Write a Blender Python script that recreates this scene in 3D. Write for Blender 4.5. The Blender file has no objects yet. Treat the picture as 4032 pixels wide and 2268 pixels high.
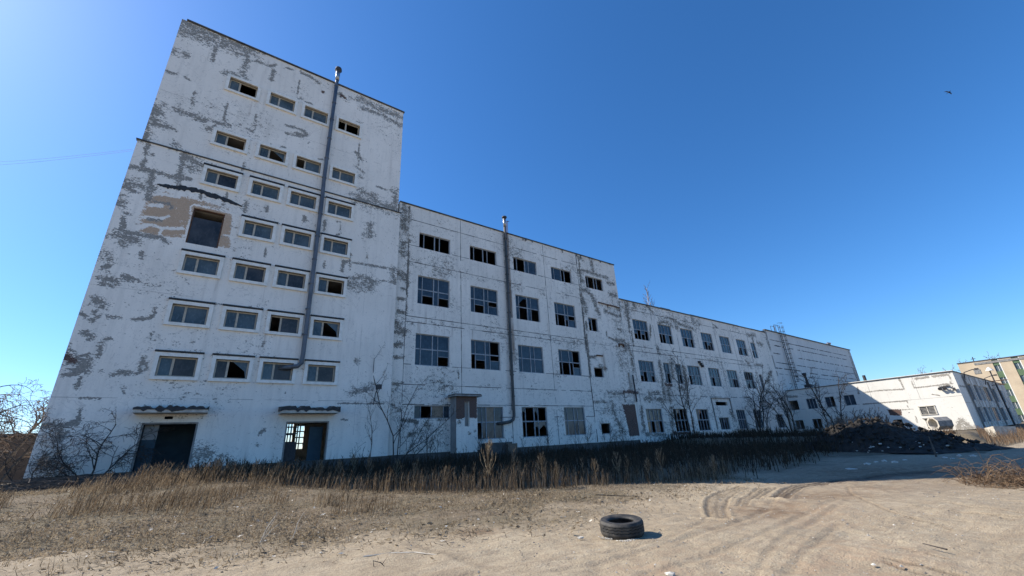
import bpy, math, random
import numpy as np
from mathutils import Vector

# ------------------------------------------------------------------ camera, sky, sun, exposure
scene = bpy.context.scene
COL = scene.collection
R2 = math.radians
YAW, PITCH, ROLL, FPX = R2(-36.8501), R2(20.8010), R2(3.1804), 1614.096   # fitted to the photograph's vanishing points
PW, PH, EYE = 4032.0, 2268.0, 1.7

def cam_matrix():
    c, s = math.cos, math.sin
    rz = np.array([[c(YAW), -s(YAW), 0], [s(YAW), c(YAW), 0], [0, 0, 1]])
    rx = np.array([[1, 0, 0], [0, c(PITCH), -s(PITCH)], [0, s(PITCH), c(PITCH)]])
    ry = np.array([[c(ROLL), 0, s(ROLL)], [0, 1, 0], [-s(ROLL), 0, c(ROLL)]])
    return rz @ rx @ ry          # columns: right, forward, up
CM = cam_matrix()
cam = bpy.data.cameras.new('camera')
cam.sensor_width = 36.0
cam.lens = 36.0 * FPX / PW
cam.clip_start, cam.clip_end = 0.05, 6000
cam_ob = bpy.data.objects.new('camera', cam)
COL.objects.link(cam_ob)
from mathutils import Matrix
m = Matrix.Identity(4)
for i in range(3):
    m[i][0], m[i][1], m[i][2] = CM[i][0], CM[i][2], -CM[i][1]
m[2][3] = EYE
cam_ob.matrix_world = m
scene.camera = cam_ob

SUN_AZ, SUN_EL = -41.5, 40.0     # azimuth from +Y towards +X (behind the building, to the left)
world = bpy.data.worlds.new('World')
scene.world = world
world.use_nodes = True
wn = world.node_tree.nodes; wl = world.node_tree.links
wn.clear()
sky = wn.new('ShaderNodeTexSky')
sky.sky_type = 'NISHITA'
sky.sun_disc = False
sky.sun_elevation = R2(SUN_EL)
sky.sun_rotation = R2(SUN_AZ)
sky.altitude = 0
sky.air_density = 1.0
sky.dust_density = 0.4
sky.ozone_density = 9.0
bg = wn.new('ShaderNodeBackground'); bg.inputs['Strength'].default_value = 0.125
hs = wn.new('ShaderNodeHueSaturation'); hs.inputs['Saturation'].default_value = 1.13
wo = wn.new('ShaderNodeOutputWorld')
wl.new(sky.outputs[0], hs.inputs['Color']); wl.new(hs.outputs[0], bg.inputs[0]); wl.new(bg.outputs[0], wo.inputs[0])

sun = bpy.data.lights.new('sun', 'SUN')
sun.energy = 4.9; sun.angle = R2(0.53); sun.color = (1.0, 0.93, 0.82)
sun_ob = bpy.data.objects.new('sun', sun); COL.objects.link(sun_ob)
sd = Vector((math.sin(R2(SUN_AZ)) * math.cos(R2(SUN_EL)), math.cos(R2(SUN_AZ)) * math.cos(R2(SUN_EL)), math.sin(R2(SUN_EL))))
sun_ob.rotation_euler = (-sd).to_track_quat('-Z', 'Y').to_euler()
sun_ob.location = (0, 0, 80)

vs = scene.view_settings
vs.view_transform = 'Standard'; vs.look = 'None'; vs.gamma = 1.0; vs.use_curve_mapping = False
vs.exposure = 0.66
scene.cycles.max_bounces = 6
scene.cycles.transparent_max_bounces = 8
scene.cycles.sample_clamp_indirect = 4.0

# ------------------------------------------------------------------ helpers
rng = random.Random(7)
def ray(x, y):
    return CM @ np.array([(x - PW / 2) / FPX, 1.0, -(y - PH / 2) / FPX])
def on_y(x, y, Y):
    d = ray(x, y); q = d * (Y / d[1]); return float(q[0]), float(q[2]) + EYE
def on_x(x, y, X):
    d = ray(x, y); q = d * (X / d[0]); return float(q[1]), float(q[2]) + EYE
def on_z(x, y, Z=0.0):
    d = ray(x, y); q = d * ((Z - EYE) / d[2]); return float(q[0]), float(q[1])
def Z1(x, y): return x / 1.5094, y / 1.5094
def Z2(x, y): return x / 1.5094, 800 + y / 1.5094
def Z3(x, y): return 1500 + x / 2.1308, 700 + y / 2.1308
def Z4(x, y): return 1500 + x / 2.1308, 1300 + y / 2.1308
def Z5(x, y): return 2350 + x / 2.841, 1080 + y / 2.841
def Z5b(x, y): return 2350 + x / 2.841, 1500 + y / 2.841
def Z6(x, y): return 2900 + x / 2.8985, 1260 + y / 2.8985
def Z7(x, y): return 3400 + x / 2.196, 1300 + y / 2.196
def ZA(x, y): return x / 1.578, 1350 + y / 1.578
def ZR(x, y): return 2100 + x / 2.1467, 1750 + y / 2.1467
def ZS(x, y): return 3100 + x / 2.764, 1750 + y / 2.764

class MB:
    def __init__(s):
        s.v = []; s.f = []; s.m = []
    def quad(s, a, b, c, d, mi=0):
        n = len(s.v); s.v += [a, b, c, d]; s.f.append((n, n + 1, n + 2, n + 3)); s.m.append(mi)
    def tri(s, a, b, c, mi=0):
        n = len(s.v); s.v += [a, b, c]; s.f.append((n, n + 1, n + 2)); s.m.append(mi)
    def poly(s, pts, mi=0):
        n = len(s.v); s.v += list(pts); s.f.append(tuple(range(n, n + len(pts)))); s.m.append(mi)
    def box(s, x0, x1, y0, y1, z0, z1, mi=0):
        n = len(s.v)
        s.v += [(x0, y0, z0), (x1, y0, z0), (x1, y1, z0), (x0, y1, z0), (x0, y0, z1), (x1, y0, z1), (x1, y1, z1), (x0, y1, z1)]
        for f in ((0, 3, 2, 1), (4, 5, 6, 7), (0, 1, 5, 4), (1, 2, 6, 5), (2, 3, 7, 6), (3, 0, 4, 7)):
            s.f.append(tuple(n + i for i in f)); s.m.append(mi)
    def bar(s, p, q, w, h=None, mi=0):                     # square bar between two points
        s.tube([p, q], [w * .7, (h or w) * .7], 4, mi, True)
    def tube(s, pts, rad, sides=6, mi=0, cap=False):
        n0 = len(s.v); P = [Vector(p) for p in pts]; N = len(P)
        if not isinstance(rad, (list, tuple)): rad = [rad] * N
        ref = None
        for i in range(N):
            t = (P[min(i + 1, N - 1)] - P[max(i - 1, 0)])
            if t.length < 1e-9: t = Vector((0, 0, 1))
            t.normalize()
            if ref is None:
                ref = Vector((1, 0, 0)) if abs(t.x) < .8 else Vector((0, 1, 0))
            u = (ref - t * ref.dot(t)); 
            if u.length < 1e-4: u = t.orthogonal()
            u.normalize(); ref = u; w = t.cross(u)
            for k in range(sides):
                a = 2 * math.pi * (k + .5) / sides
                q = P[i] + (u * math.cos(a) + w * math.sin(a)) * rad[i]
                s.v.append((q.x, q.y, q.z))
        for i in range(N - 1):
            for k in range(sides):
                a = n0 + i * sides + k; b = n0 + i * sides + (k + 1) % sides
                s.f.append((a, b, b + sides, a + sides)); s.m.append(mi)
        if cap:
            s.f.append(tuple(n0 + k for k in reversed(range(sides)))); s.m.append(mi)
            s.f.append(tuple(n0 + (N - 1) * sides + k for k in range(sides))); s.m.append(mi)
    def mesh(s, name, mats, smooth=False):
        me = bpy.data.meshes.new(name)
        me.from_pydata(s.v, [], s.f)
        for mt in (mats if isinstance(mats, (list, tuple)) else [mats]): me.materials.append(mt)
        if any(s.m): me.polygons.foreach_set('material_index', s.m)
        if smooth: me.polygons.foreach_set('use_smooth', [True] * len(me.polygons))
        me.update()
        return me
    def build(s, name, mats, parent=None, smooth=False):
        return link(name, s.mesh(name, mats, smooth), parent)

def link(name, data, parent=None):
    o = bpy.data.objects.new(name, data); COL.objects.link(o)
    if parent is not None:
        o.parent = parent
        if parent.parent is None and parent.type == 'EMPTY':
            o.location = (-parent.location.x, -parent.location.y, -parent.location.z) if not parent.get('_local') else (0, 0, 0)
    return o
def tag(o, label=None, cat=None, group=None, kind=None):
    if label: o['label'] = label
    if cat: o['category'] = cat
    if group: o['group'] = group
    if kind: o['kind'] = kind
    return o
def thing(name, label, cat, loc=(0, 0, 0), group=None):
    o = bpy.data.objects.new(name, None); COL.objects.link(o); o.location = loc
    o.empty_display_size = .3
    return tag(o, label, cat, group)
def dup(root, loc, rz=0.0, sc=1.0, label=None):
    r = root.copy(); COL.objects.link(r); r.location = loc; r.rotation_euler = (0, 0, rz); r.scale = (sc, sc, sc)
    if label: r['label'] = label
    for ch in list(root.children):
        c = ch.copy(); COL.objects.link(c); c.parent = r
        for g in list(ch.children):
            e = g.copy(); COL.objects.link(e); e.parent = c
    return r

# ------------------------------------------------------------------ materials
class NT:
    def __init__(s, name):
        s.mat = bpy.data.materials.new(name); s.mat.use_nodes = True
        s.n = s.mat.node_tree.nodes; s.l = s.mat.node_tree.links
        s.b = s.n['Principled BSDF']; s.co = None
    def coord(s, scale=(1, 1, 1)):
        t = s.n.new('ShaderNodeTexCoord'); mp = s.n.new('ShaderNodeMapping'); mp.inputs['Scale'].default_value = scale
        s.l.new(t.outputs['Object'], mp.inputs[0]); return mp.outputs[0]
    def noise(s, scale, detail=4, co=None, rough=.55, dist=0):
        t = s.n.new('ShaderNodeTexNoise'); t.inputs['Scale'].default_value = scale; t.inputs['Detail'].default_value = detail
        t.inputs['Roughness'].default_value = rough; t.inputs['Distortion'].default_value = dist
        if co is not None: s.l.new(co, t.inputs['Vector'])
        return t.outputs['Fac']
    def put(s, sock, v):
        if hasattr(v, 'is_output') or isinstance(v, bpy.types.NodeSocket): s.l.new(v, sock)
        else: sock.default_value = v
    def math(s, op, a, b=0.0, clamp=False):
        t = s.n.new('ShaderNodeMath'); t.operation = op; t.use_clamp = clamp
        s.put(t.inputs[0], a); s.put(t.inputs[1], b); return t.outputs[0]
    def ramp(s, v, lo, hi, a=0.0, b=1.0):
        t = s.n.new('ShaderNodeMapRange'); t.inputs[1].default_value = lo; t.inputs[2].default_value = hi
        t.inputs[3].default_value = a; t.inputs[4].default_value = b; t.clamp = True
        s.put(t.inputs[0], v); return t.outputs[0]
    def mix(s, f, a, b):
        t = s.n.new('ShaderNodeMix'); t.data_type = 'RGBA'
        s.put(t.inputs[0], f)
        for k, v in ((6, a), (7, b)):
            if isinstance(v, tuple): t.inputs[k].default_value = (*v[:3], 1)
            else: s.l.new(v, t.inputs[k])
        return t.outputs[2]
    def attr(s, name):
        t = s.n.new('ShaderNodeAttribute'); t.attribute_name = name
        sp = s.n.new('ShaderNodeSeparateColor'); s.l.new(t.outputs['Color'], sp.inputs[0])
        return sp.outputs[0], sp.outputs[1], sp.outputs[2], t.outputs['Alpha']
    def bump(s, h, strength=.4, dist=.02):
        t = s.n.new('ShaderNodeBump'); t.inputs['Strength'].default_value = strength; t.inputs['Distance'].default_value = dist
        s.l.new(h, t.inputs['Height']); s.l.new(t.outputs[0], s.b.inputs['Normal'])
    def color(s, v):
        if isinstance(v, tuple): s.b.inputs['Base Color'].default_value = (*v[:3], 1)
        else: s.l.new(v, s.b.inputs['Base Color'])
    def rough(s, v): s.b.inputs['Roughness'].default_value = v

def simple(name, c1, c2, scale=3.0, rough=.8, stretch=(1, 1, 1), bump=0.0, metallic=0.0, lo=.35, hi=.65, detail=5):
    t = NT(name); co = t.coord(stretch); n = t.noise(scale, detail, co)
    t.color(t.mix(t.ramp(n, lo, hi), c1, c2)); t.rough(rough); t.b.inputs['Metallic'].default_value = metallic
    if bump: t.bump(n, bump, .03)
    return t.mat

def wall_material(name, white, grey, amp, flake_scale, stretch, dirt=.35):
    t = NT(name)
    pr, og, bd, ru = t.attr('wear')
    co = t.coord(stretch); co1 = t.coord()
    na = t.noise(flake_scale, 6, co, .6, .4); nb = t.noise(flake_scale * 4.3, 5, co, .62, .5)
    n1 = t.math('ADD', t.math('MULTIPLY', na, .42), t.math('MULTIPLY', nb, .58))
    n2 = t.noise(.35, 5, co1)
    n3 = t.noise(1.2, 6, t.coord((2.2, 2.2, .16)))
    n4 = t.noise(9, 4, co1)
    w = t.mix(t.ramp(n2, .35, .68, 0, dirt * .7), white, tuple(c * .72 for c in white))
    w = t.mix(t.ramp(n3, .5, .75, 0, dirt), w, tuple(c * .6 for c in white))
    w = t.mix(t.ramp(n4, .45, .75, 0, .14), w, (.42, .42, .40))
    w = t.mix(t.ramp(t.noise(.13, 3, co1), .4, .62, 0, .35), w, tuple(c * f for c, f in zip(white, (.80, .80, .79))))
    w = t.mix(t.ramp(t.noise(2.6, 7, t.coord((1, 1, .55)), .7), .55, .72, 0, .30), w, (.47, .455, .42))
    w = t.mix(t.ramp(t.math('ABSOLUTE', t.math('SUBTRACT', t.noise(.42, 4, co1, .6, .6), .5)), .0, .006, .32, 0), w, (.25, .24, .23))
    # pinkish ochre undercoat
    oc = t.mix(t.ramp(n4, .35, .65), (.47, .33, .225), (.54, .39, .27))
    om = t.ramp(t.math('ADD', og, t.math('MULTIPLY', t.math('SUBTRACT', n1, .5), 2.6)), .48, .53)
    base = t.mix(om, w, oc)
    g = t.mix(t.ramp(n4, .3, .7), tuple(c * .72 for c in grey), tuple(c * f for c, f in zip(grey, (1.32, 1.28, 1.2))))
    pv = t.math('ADD', pr, t.math('MULTIPLY', t.math('SUBTRACT', n1, .5), amp)); pm = t.ramp(pv, .49, .52)
    thin = t.math('MULTIPLY', t.ramp(pv, .385, .41), t.ramp(nb, .40, .56))          # thin worn undercoat round each bare patch
    base = t.mix(t.math('MULTIPLY', thin, .75), base, (.50, .475, .42))
    base = t.mix(pm, base, g)
    rim = t.math('MULTIPLY', t.ramp(pv, .47, .492), t.ramp(pv, .512, .545, 1, 0))     # shadow line of the broken paint edge put into the colour, with dirt
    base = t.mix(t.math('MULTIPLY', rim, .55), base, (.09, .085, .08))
    # rust runs
    rm = t.ramp(t.math('ADD', ru, t.math('MULTIPLY', t.math('SUBTRACT', n3, .5), 1.2)), .35, .9, 0, .85)
    base = t.mix(rm, base, (.17, .095, .05))
    # bare brick and bitumen (below .7 brick, above dark)
    br = t.n.new('ShaderNodeTexBrick')
    br.inputs['Scale'].default_value = 4.0; br.inputs['Color1'].default_value = (.115, .055, .04, 1); br.inputs['Color2'].default_value = (.08, .042, .034, 1)
    br.inputs['Mortar'].default_value = (.16, .13, .11, 1); br.inputs['Mortar Size'].default_value = .03
    cx = t.n.new('ShaderNodeSeparateXYZ'); cc = t.n.new('ShaderNodeCombineXYZ'); t.l.new(co1, cx.inputs[0])
    t.l.new(cx.outputs[0], cc.inputs[0]); t.l.new(cx.outputs[2], cc.inputs[1]); t.l.new(cc.outputs[0], br.inputs['Vector'])
    bj = t.math('ADD', bd, t.math('MULTIPLY', t.math('SUBTRACT', n1, .5), 1.0))
    base = t.mix(t.ramp(bj, .27, .33), base, br.outputs['Color'])
    base = t.mix(t.ramp(bj, .66, .72), base, (.012, .013, .016))
    t.color(base); t.rough(.9)
    h = t.math('ADD', t.math('MULTIPLY', t.math('SUBTRACT', 1.0, pm), .6), t.math('MULTIPLY', n4, .25))
    t.bump(h, .5, .03)
    return t.mat

M = {}
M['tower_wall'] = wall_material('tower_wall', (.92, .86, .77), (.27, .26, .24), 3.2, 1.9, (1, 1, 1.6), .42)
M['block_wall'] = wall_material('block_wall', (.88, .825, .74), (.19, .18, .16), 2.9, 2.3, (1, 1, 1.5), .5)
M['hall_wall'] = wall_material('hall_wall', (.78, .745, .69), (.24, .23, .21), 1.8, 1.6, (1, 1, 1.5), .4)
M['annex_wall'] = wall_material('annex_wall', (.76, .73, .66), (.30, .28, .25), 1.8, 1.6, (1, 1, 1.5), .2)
M['joint'] = simple('joint_mortar', (.045, .045, .047), (.15, .148, .14), 2.0)
M['dark_joint'] = simple('dark_joint', (.02, .02, .022), (.06, .06, .06), 2.0)
M['coping'] = simple('coping_metal', (.035, .033, .033), (.10, .095, .09), 1.2, .6)
M['trim'] = simple('white_trim', (.88, .85, .78), (.74, .71, .63), 3.5, .8, bump=.1)
M['cream'] = simple('cream_frame', (.52, .46, .36), (.38, .33, .26), 5, .7)
M['wood'] = simple('weathered_frame', (.22, .25, .28), (.36, .385, .40), 4, .75)
M['drip'] = simple('drip_metal', (.012, .012, .014), (.035, .033, .033), 4, .5)
M['interior'] = simple('interior_plaster', (.26, .255, .245), (.36, .35, .33), 1, .9)
M['blue_paint'] = simple('blue_door_paint', (.016, .045, .065), (.028, .065, .088), 2, .7)
M['pipe'] = simple('pipe_metal', (.085, .10, .12), (.15, .165, .185), 2.5, .55, (1, 1, .3), metallic=.25)
M['pipe_dark'] = simple('old_pipe', (.045, .055, .055), (.11, .10, .09), 2.0, .7, (1, 1, .3), metallic=.1)
M['zinc'] = simple('zinc_cap', (.45, .45, .45), (.3, .3, .3), 5, .35, metallic=.8)
M['rust'] = simple('rusty_steel', (.075, .035, .02), (.14, .065, .035), 6, .85)
M['steel'] = simple('dark_steel', (.03, .03, .035), (.06, .055, .055), 6, .7)
M['concrete'] = simple('old_concrete', (.30, .29, .27), (.17, .165, .155), 2.5, .9, bump=.3)
M['white_concrete'] = simple('white_concrete', (.62, .58, .50), (.38, .35, .30), 2.5, .9, bump=.3)
M['plinth'] = simple('plinth_concrete', (.075, .07, .065), (.13, .12, .11), 1.5, .95, bump=.3)
M['felt'] = simple('roofing_felt', (.008, .008, .01), (.03, .03, .03), 4, .6, bump=.4)
_t = NT('tyre_rubber'); _c0 = _t.coord(); _n = _t.noise(5, 6, _c0, .65); _n2 = _t.noise(30, 4, _c0)
_k = _t.mix(_t.ramp(_n, .3, .7), (.012, .012, .012), (.034, .033, .031)); _k = _t.mix(_t.ramp(_n, .48, .72, 0, .55), _k, (.13, .108, .08)); _k = _t.mix(_t.ramp(_n2, .55, .75, 0, .4), _k, (.10, .085, .065))
_t.color(_k); _t.rough(.7); _t.bump(_n2, .2, .01); M['rubber'] = _t.mat
M['bark'] = simple('bark', (.07, .055, .045), (.14, .115, .095), 8, .95)
M['bark_dark'] = simple('dark_bark', (.035, .03, .026), (.07, .058, .05), 8, .95)
M['birch'] = simple('birch_bark', (.55, .52, .48), (.3, .28, .25), 4, .8, (1, 1, 3))
M['twig'] = simple('twig', (.16, .11, .085), (.24, .18, .13), 8, .95)
M['coal'] = simple('coal_spoil', (.012, .011, .010), (.038, .032, .026), 2.6, .95, bump=.8)
M['sand_stone'] = simple('sand_stone', (.16, .13, .10), (.27, .22, .16), 5, .95)
M['bird'] = simple('bird_feather', (.012, .012, .014), (.03, .03, .03), 8, .8)
M['branch_pale'] = simple('peeled_branch', (.42, .36, .28), (.6, .54, .45), 8, .9)
M['green_panel'] = simple('green_panel', (.075, .125, .06), (.10, .155, .08), .6, .7)
M['beige'] = simple('beige_render', (.56, .45, .31), (.47, .375, .26), .4, .9)
M['shed'] = simple('shed_boards', (.07, .05, .04), (.11, .08, .06), 1, .9)
M['cable'] = simple('cable', (.18, .2, .22), (.22, .24, .26), 1, .7)

def glass_material(name, c1, c2, rough):
    t = NT(name); co = t.coord(); n = t.noise(.8, 5, co); n2 = t.noise(7, 4, t.coord((1, 1, .5)))
    c = t.mix(t.ramp(n, .35, .65), c1, c2); c = t.mix(t.ramp(n2, .5, .8, 0, .5), c, tuple(x * 1.8 for x in c2))
    t.color(c); t.rough(rough); t.b.inputs['Specular IOR Level'].default_value = .32
    return t.mat
M['glass'] = glass_material('dusty_glass', (.018, .03, .043), (.045, .068, .09), .13)
M['glass_clean'] = glass_material('window_glass', (.05, .072, .085), (.10, .13, .145), .09)
M['hatch_glass'] = glass_material('sooty_glass', (.022, .024, .027), (.06, .06, .062), .25)
M['board'] = simple('boarded_pane', (.22, .17, .12), (.3, .24, .18), 3, .9)

def weeds_material(name, a, b, c, trans=.4):
    t = NT(name); n = t.noise(.7, 3, t.coord()); n2 = t.noise(23, 2, t.coord((1, 1, .1)))
    col = t.mix(t.ramp(n, .35, .65), a, b); col = t.mix(t.ramp(n2, .45, .7), col, c)
    t.color(col); t.rough(.95); t.b.inputs['Specular IOR Level'].default_value = .15
    tr = t.n.new('ShaderNodeBsdfTranslucent'); t.l.new(col, tr.inputs['Color'])
    mx = t.n.new('ShaderNodeMixShader'); mx.inputs[0].default_value = trans
    t.l.new(t.b.outputs[0], mx.inputs[1]); t.l.new(tr.outputs[0], mx.inputs[2]); t.l.new(mx.outputs[0], t.n['Material Output'].inputs['Surface'])
    return t.mat
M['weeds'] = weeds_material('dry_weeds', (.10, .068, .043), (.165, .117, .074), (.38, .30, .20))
M['weeds_shaded'] = weeds_material('shaded_dead_weeds', (.028, .022, .016), (.05, .038, .027), (.10, .075, .05), .2)  # darker copy of the dry weeds, the strip's shade put into the colour
M['litter'] = weeds_material('dead_grass', (.135, .098, .062), (.235, .175, .112), (.52, .44, .31))
M['reed'] = weeds_material('red_brown_weeds', (.16, .10, .062), (.24, .16, .10), (.36, .27, .18))

# ------------------------------------------------------------------ ground
def sstep(a, b, x):
    t = np.clip((x - a) / (b - a), 0, 1); return t * t * (3 - 2 * t)
def gz(x, y):
    x = np.asarray(x, float); y = np.asarray(y, float)
    left = 1.0 - sstep(1.5, 11.0, x)
    z = .78 * sstep(14.5, 27.5, y) * left
    z = z + .30 * sstep(18, 31, y) * (1 - left)
    z = z - .17 * sstep(12, 20, x) * (1 - sstep(8, 16, y))
    z = z + .86 * sstep(42.0, 45.0, x - .2 * (y - 7)) * sstep(.108, .142, y / np.maximum(x, 1)) * (1 - .75 * sstep(50, 84, x))
    return z
def ss1(a, b, t): t = min(1, max(0, (t - a) / (b - a))); return t * t * (3 - 2 * t)
def hz(x, y):
    left = 1 - ss1(1.5, 11.0, x)
    return (.78 * ss1(14.5, 27.5, y) * left + .30 * ss1(18, 31, y) * (1 - left) - .17 * ss1(12, 20, x) * (1 - ss1(8, 16, y))
            + .86 * ss1(42.0, 45.0, x - .2 * (y - 7)) * ss1(.108, .142, y / max(x, 1)) * (1 - .75 * ss1(50, 84, x)))

ROAD = [on_z(*p) for p in ((150, 2240), (900, 2180), (1700, 2120), (2150, 2050), (2750, 1920))]
ROAD = [(-30, 24)] + [(-5.5, 14.2)] + ROAD + [(17.5, 9.7), (24, 9.4), (33, 8.6), (60, 4.0), (160, -6)]
ROAD = sorted(ROAD)
WEED = [(-12, 33), (-6, 30.5), (-1, 27.5), (2, 25), (6, 20), (9.5, 15.6), (12.5, 13.1), (15, 11.2), (17, 10.1), (20.5, 10.5), (27, 10.7), (34, 12), (62, 15)]
def seg_dist(px, py, a, b):
    ax, ay = a; bx, by = b; dx, dy = bx - ax, by - ay
    L = dx * dx + dy * dy + 1e-12
    t = np.clip(((px - ax) * dx + (py - ay) * dy) / L, 0, 1)
    cx = ax + t * dx; cy = ay + t * dy
    s = np.sign((px - ax) * dy - (py - ay) * dx)
    return np.hypot(px - cx, py - cy), s
def poly_dist(px, py, pts):
    best = np.full(px.shape, 1e9); sg = np.zeros(px.shape)
    for a, b in zip(pts[:-1], pts[1:]):
        d, s = seg_dist(px, py, a, b)
        k = d < best; best = np.where(k, d, best); sg = np.where(k, s, sg)
    return best, sg
def smooth_line(pts, n=6):
    P = [np.array(p) for p in pts]; out = []
    for i in range(len(P) - 1):
        p0 = P[max(i - 1, 0)]; p1 = P[i]; p2 = P[i + 1]; p3 = P[min(i + 2, len(P) - 1)]
        for k in range(n):
            t = k / n
            out.append(tuple(.5 * ((2 * p1) + (-p0 + p2) * t + (2 * p0 - 5 * p1 + 4 * p2 - p3) * t * t + (-p0 + 3 * p1 - 3 * p2 + p3) * t ** 3)))
    out.append(tuple(P[-1])); return out

RUTS = []   # (points, half width, depth, darkness)
arc = [(1740, 350), (1600, 385), (1500, 430), (1465, 500), (1475, 560), (1510, 612)]
for k, (dx, dk) in enumerate(((0, .6), (34, .38), (72, .5), (110, .32), (150, .4))):
    RUTS.append(([on_z(*ZR(x + dx * (1.0 if y > 420 else .7), y + dx * .10)) for x, y in arc], .05, .045, dk))
for dx in (0, 35, 70):
    RUTS.append(([on_z(*ZR(x + dx, y)) for x, y in ((1900, 370), (1780, 440), (1722, 512))], .045, .035, .5))
for dx in (0, 40):
    RUTS.append(([on_z(*ZR(x + dx, y)) for x, y in ((2010, 360), (1900, 415), (1850, 465))], .045, .03, .45))
for dx, dy, dk in ((0, 0, 1.0), (36, 12, .9), (72, 22, 1.0), (108, 30, .8)):
    RUTS.append(([on_z(*ZR(x + dx, y + dy * .4)) for x, y in ((2560, 255), (2290, 318), (2170, 348), (2075, 400), (2035, 455))], .06, .05, dk))
RUTS.append(([on_z(*ZS(x, y)) for x, y in ((210, 402), (500, 350), (900, 298), (1400, 232), (1900, 165), (2130, 150))], .16, .03, .95)); RUTS.append(([on_z(*ZS(x, y)) for x, y in ((700, 330), (1100, 285), (1500, 235), (1800, 205))], .45, .01, .75))
for pts, w, dk in (([(1630, 555), (2150, 575), (2576, 600)], .05, .7), ([(1800, 655), (2150, 715), (2576, 765)], .03, .6), ([(1400, 690), (1900, 740), (2576, 805)], .03, .55),
                   ([(2000, 740), (2300, 790), (2470, 845)], .025, .4), ([(1220, 1100), (1450, 1160), (1750, 1250)], .02, .6), ([(1060, 1240), (1500, 1330), (1850, 1420)], .035, .8),
                   ([(1050, 1270), (1300, 1350), (1600, 1432)], .03, .7), ([(1280, 780), (1500, 820), (1780, 895)], .02, .45), ([(640, 430), (690, 530), (860, 620), (1100, 720), (1400, 790)], .03, .35),
                   ([(1950, 435), (2300, 450), (2576, 470)], .03, .35)):
    RUTS.append(([on_z(*ZS(x, y)) for x, y in pts], w, .02, dk))
for pts in ([(1380, 890), (1640, 950), (1980, 1060)], [(1430, 885), (1700, 950), (2040, 1060)]):
    RUTS.append(([on_z(900 + x / 1.9815, 1700 + y / 1.9815) for x, y in pts], .05, .015, .3))
for pts, w, dp, dk in (([(2560, 470), (2250, 590), (1900, 770), (1400, 960), (900, 1112)], .08, .014, .16), ([(2576, 640), (2420, 800), (2250, 960), (2120, 1112)], .07, .014, .17),
                       ([(2040, 460), (1930, 560), (1600, 690), (1250, 800), (700, 960), (200, 1060)], .08, .012, .14), ([(2576, 520), (2400, 610), (2100, 800), (1850, 1112)], .06, .012, .14), ([(1490, 600), (1300, 720), (1000, 830), (500, 930), (0, 1000)], .06, .01, .12)):
    RUTS.append(([on_z(*ZR(x, y)) for x, y in pts], w, dp, dk))
RUTS = [(smooth_line(p), w, d, k) for p, w, d, k in RUTS]
DAMP_SHADE = [(ZR(1970, 550), .75, .9), (ZR(1500, 700), .5, .35), (ZR(1700, 660), .45, .35), (ZR(2150, 500), .5, .6), (ZR(2350, 440), .8, .75), (ZR(2520, 430), .9, .7), (ZS(960, 440), .9, .7), (ZS(330, 570), .7, .6), (ZS(590, 550), .6, .6),
        ((1860, 2090), .35, .9), ((1900, 2088), .3, .9), (ZS(1500, 250), 3.5, .9), (ZS(700, 350), 2.0, .6)]  # damp spots; the last two wide ones put shade into the road colour
PINK = [(ZS(150, 700), .9, .7), (ZS(800, 1200), .8, .9), (ZS(600, 1350), .7, .8), (ZS(1050, 1120), .5, .7), (ZS(700, 480), .9, .5), (ZR(1050, 1070), .5, .8), (ZR(1450, 930), .6, .4), (ZR(2300, 640), .6, .6)]

def vnoise(x, y, seed, scale):
    r = np.random.RandomState(seed); G = r.rand(64, 64)
    x = x / scale + 1000; y = y / scale + 1000
    xi = np.floor(x).astype(int); yi = np.floor(y).astype(int); fx = x - xi; fy = y - yi
    fx = fx * fx * (3 - 2 * fx); fy = fy * fy * (3 - 2 * fy)
    g = lambda a, b: G[a % 64, b % 64]
    return (g(xi, yi) * (1 - fx) + g(xi + 1, yi) * fx) * (1 - fy) + (g(xi, yi + 1) * (1 - fx) + g(xi + 1, yi + 1) * fx) * fy

_VN = {}
def vn1(x, y, seed, scale):
    if seed not in _VN: _VN[seed] = np.random.RandomState(seed).rand(64, 64).tolist()
    G = _VN[seed]; x = x / scale + 1000; y = y / scale + 1000; xi = int(math.floor(x)); yi = int(math.floor(y)); fx = x - xi; fy = y - yi
    fx = fx * fx * (3 - 2 * fx); fy = fy * fy * (3 - 2 * fy); a, b, c, d = xi % 64, (xi + 1) % 64, yi % 64, (yi + 1) % 64
    return (G[a][c] * (1 - fx) + G[b][c] * fx) * (1 - fy) + (G[a][d] * (1 - fx) + G[b][d] * fx) * fy
def axis_lines(spec):
    out = []
    for a, b, st in spec: out += list(np.arange(a, b - 1e-6, st))
    out.append(spec[-1][1]); return np.array(out)
gx = axis_lines([(-3000, -400, 650), (-400, -60, 68), (-60, -12, 4), (-12, -3, .35), (-3, 5, .08), (5, 8, .06), (8, 18, .036), (18, 30, .2), (30, 60, .8), (60, 200, 7), (200, 3000, 700)])
gy = axis_lines([(-3000, -200, 700), (-200, -20, 30), (-20, -1, 1.5), (-1, 1.5, .3), (1.5, 12.5, .05), (12.5, 20, .12), (20, 40, .5), (40, 100, 6), (100, 400, 60), (400, 3000, 650)])
GX, GY = np.meshgrid(gx, gy)
zz = gz(GX, GY)
near = (GX > -14) & (GX < 62) & (GY > -4) & (GY < 36)
rd, rs = poly_dist(GX.ravel(), GY.ravel(), ROAD); rd = rd.reshape(GX.shape); rs = rs.reshape(GX.shape)
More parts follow.
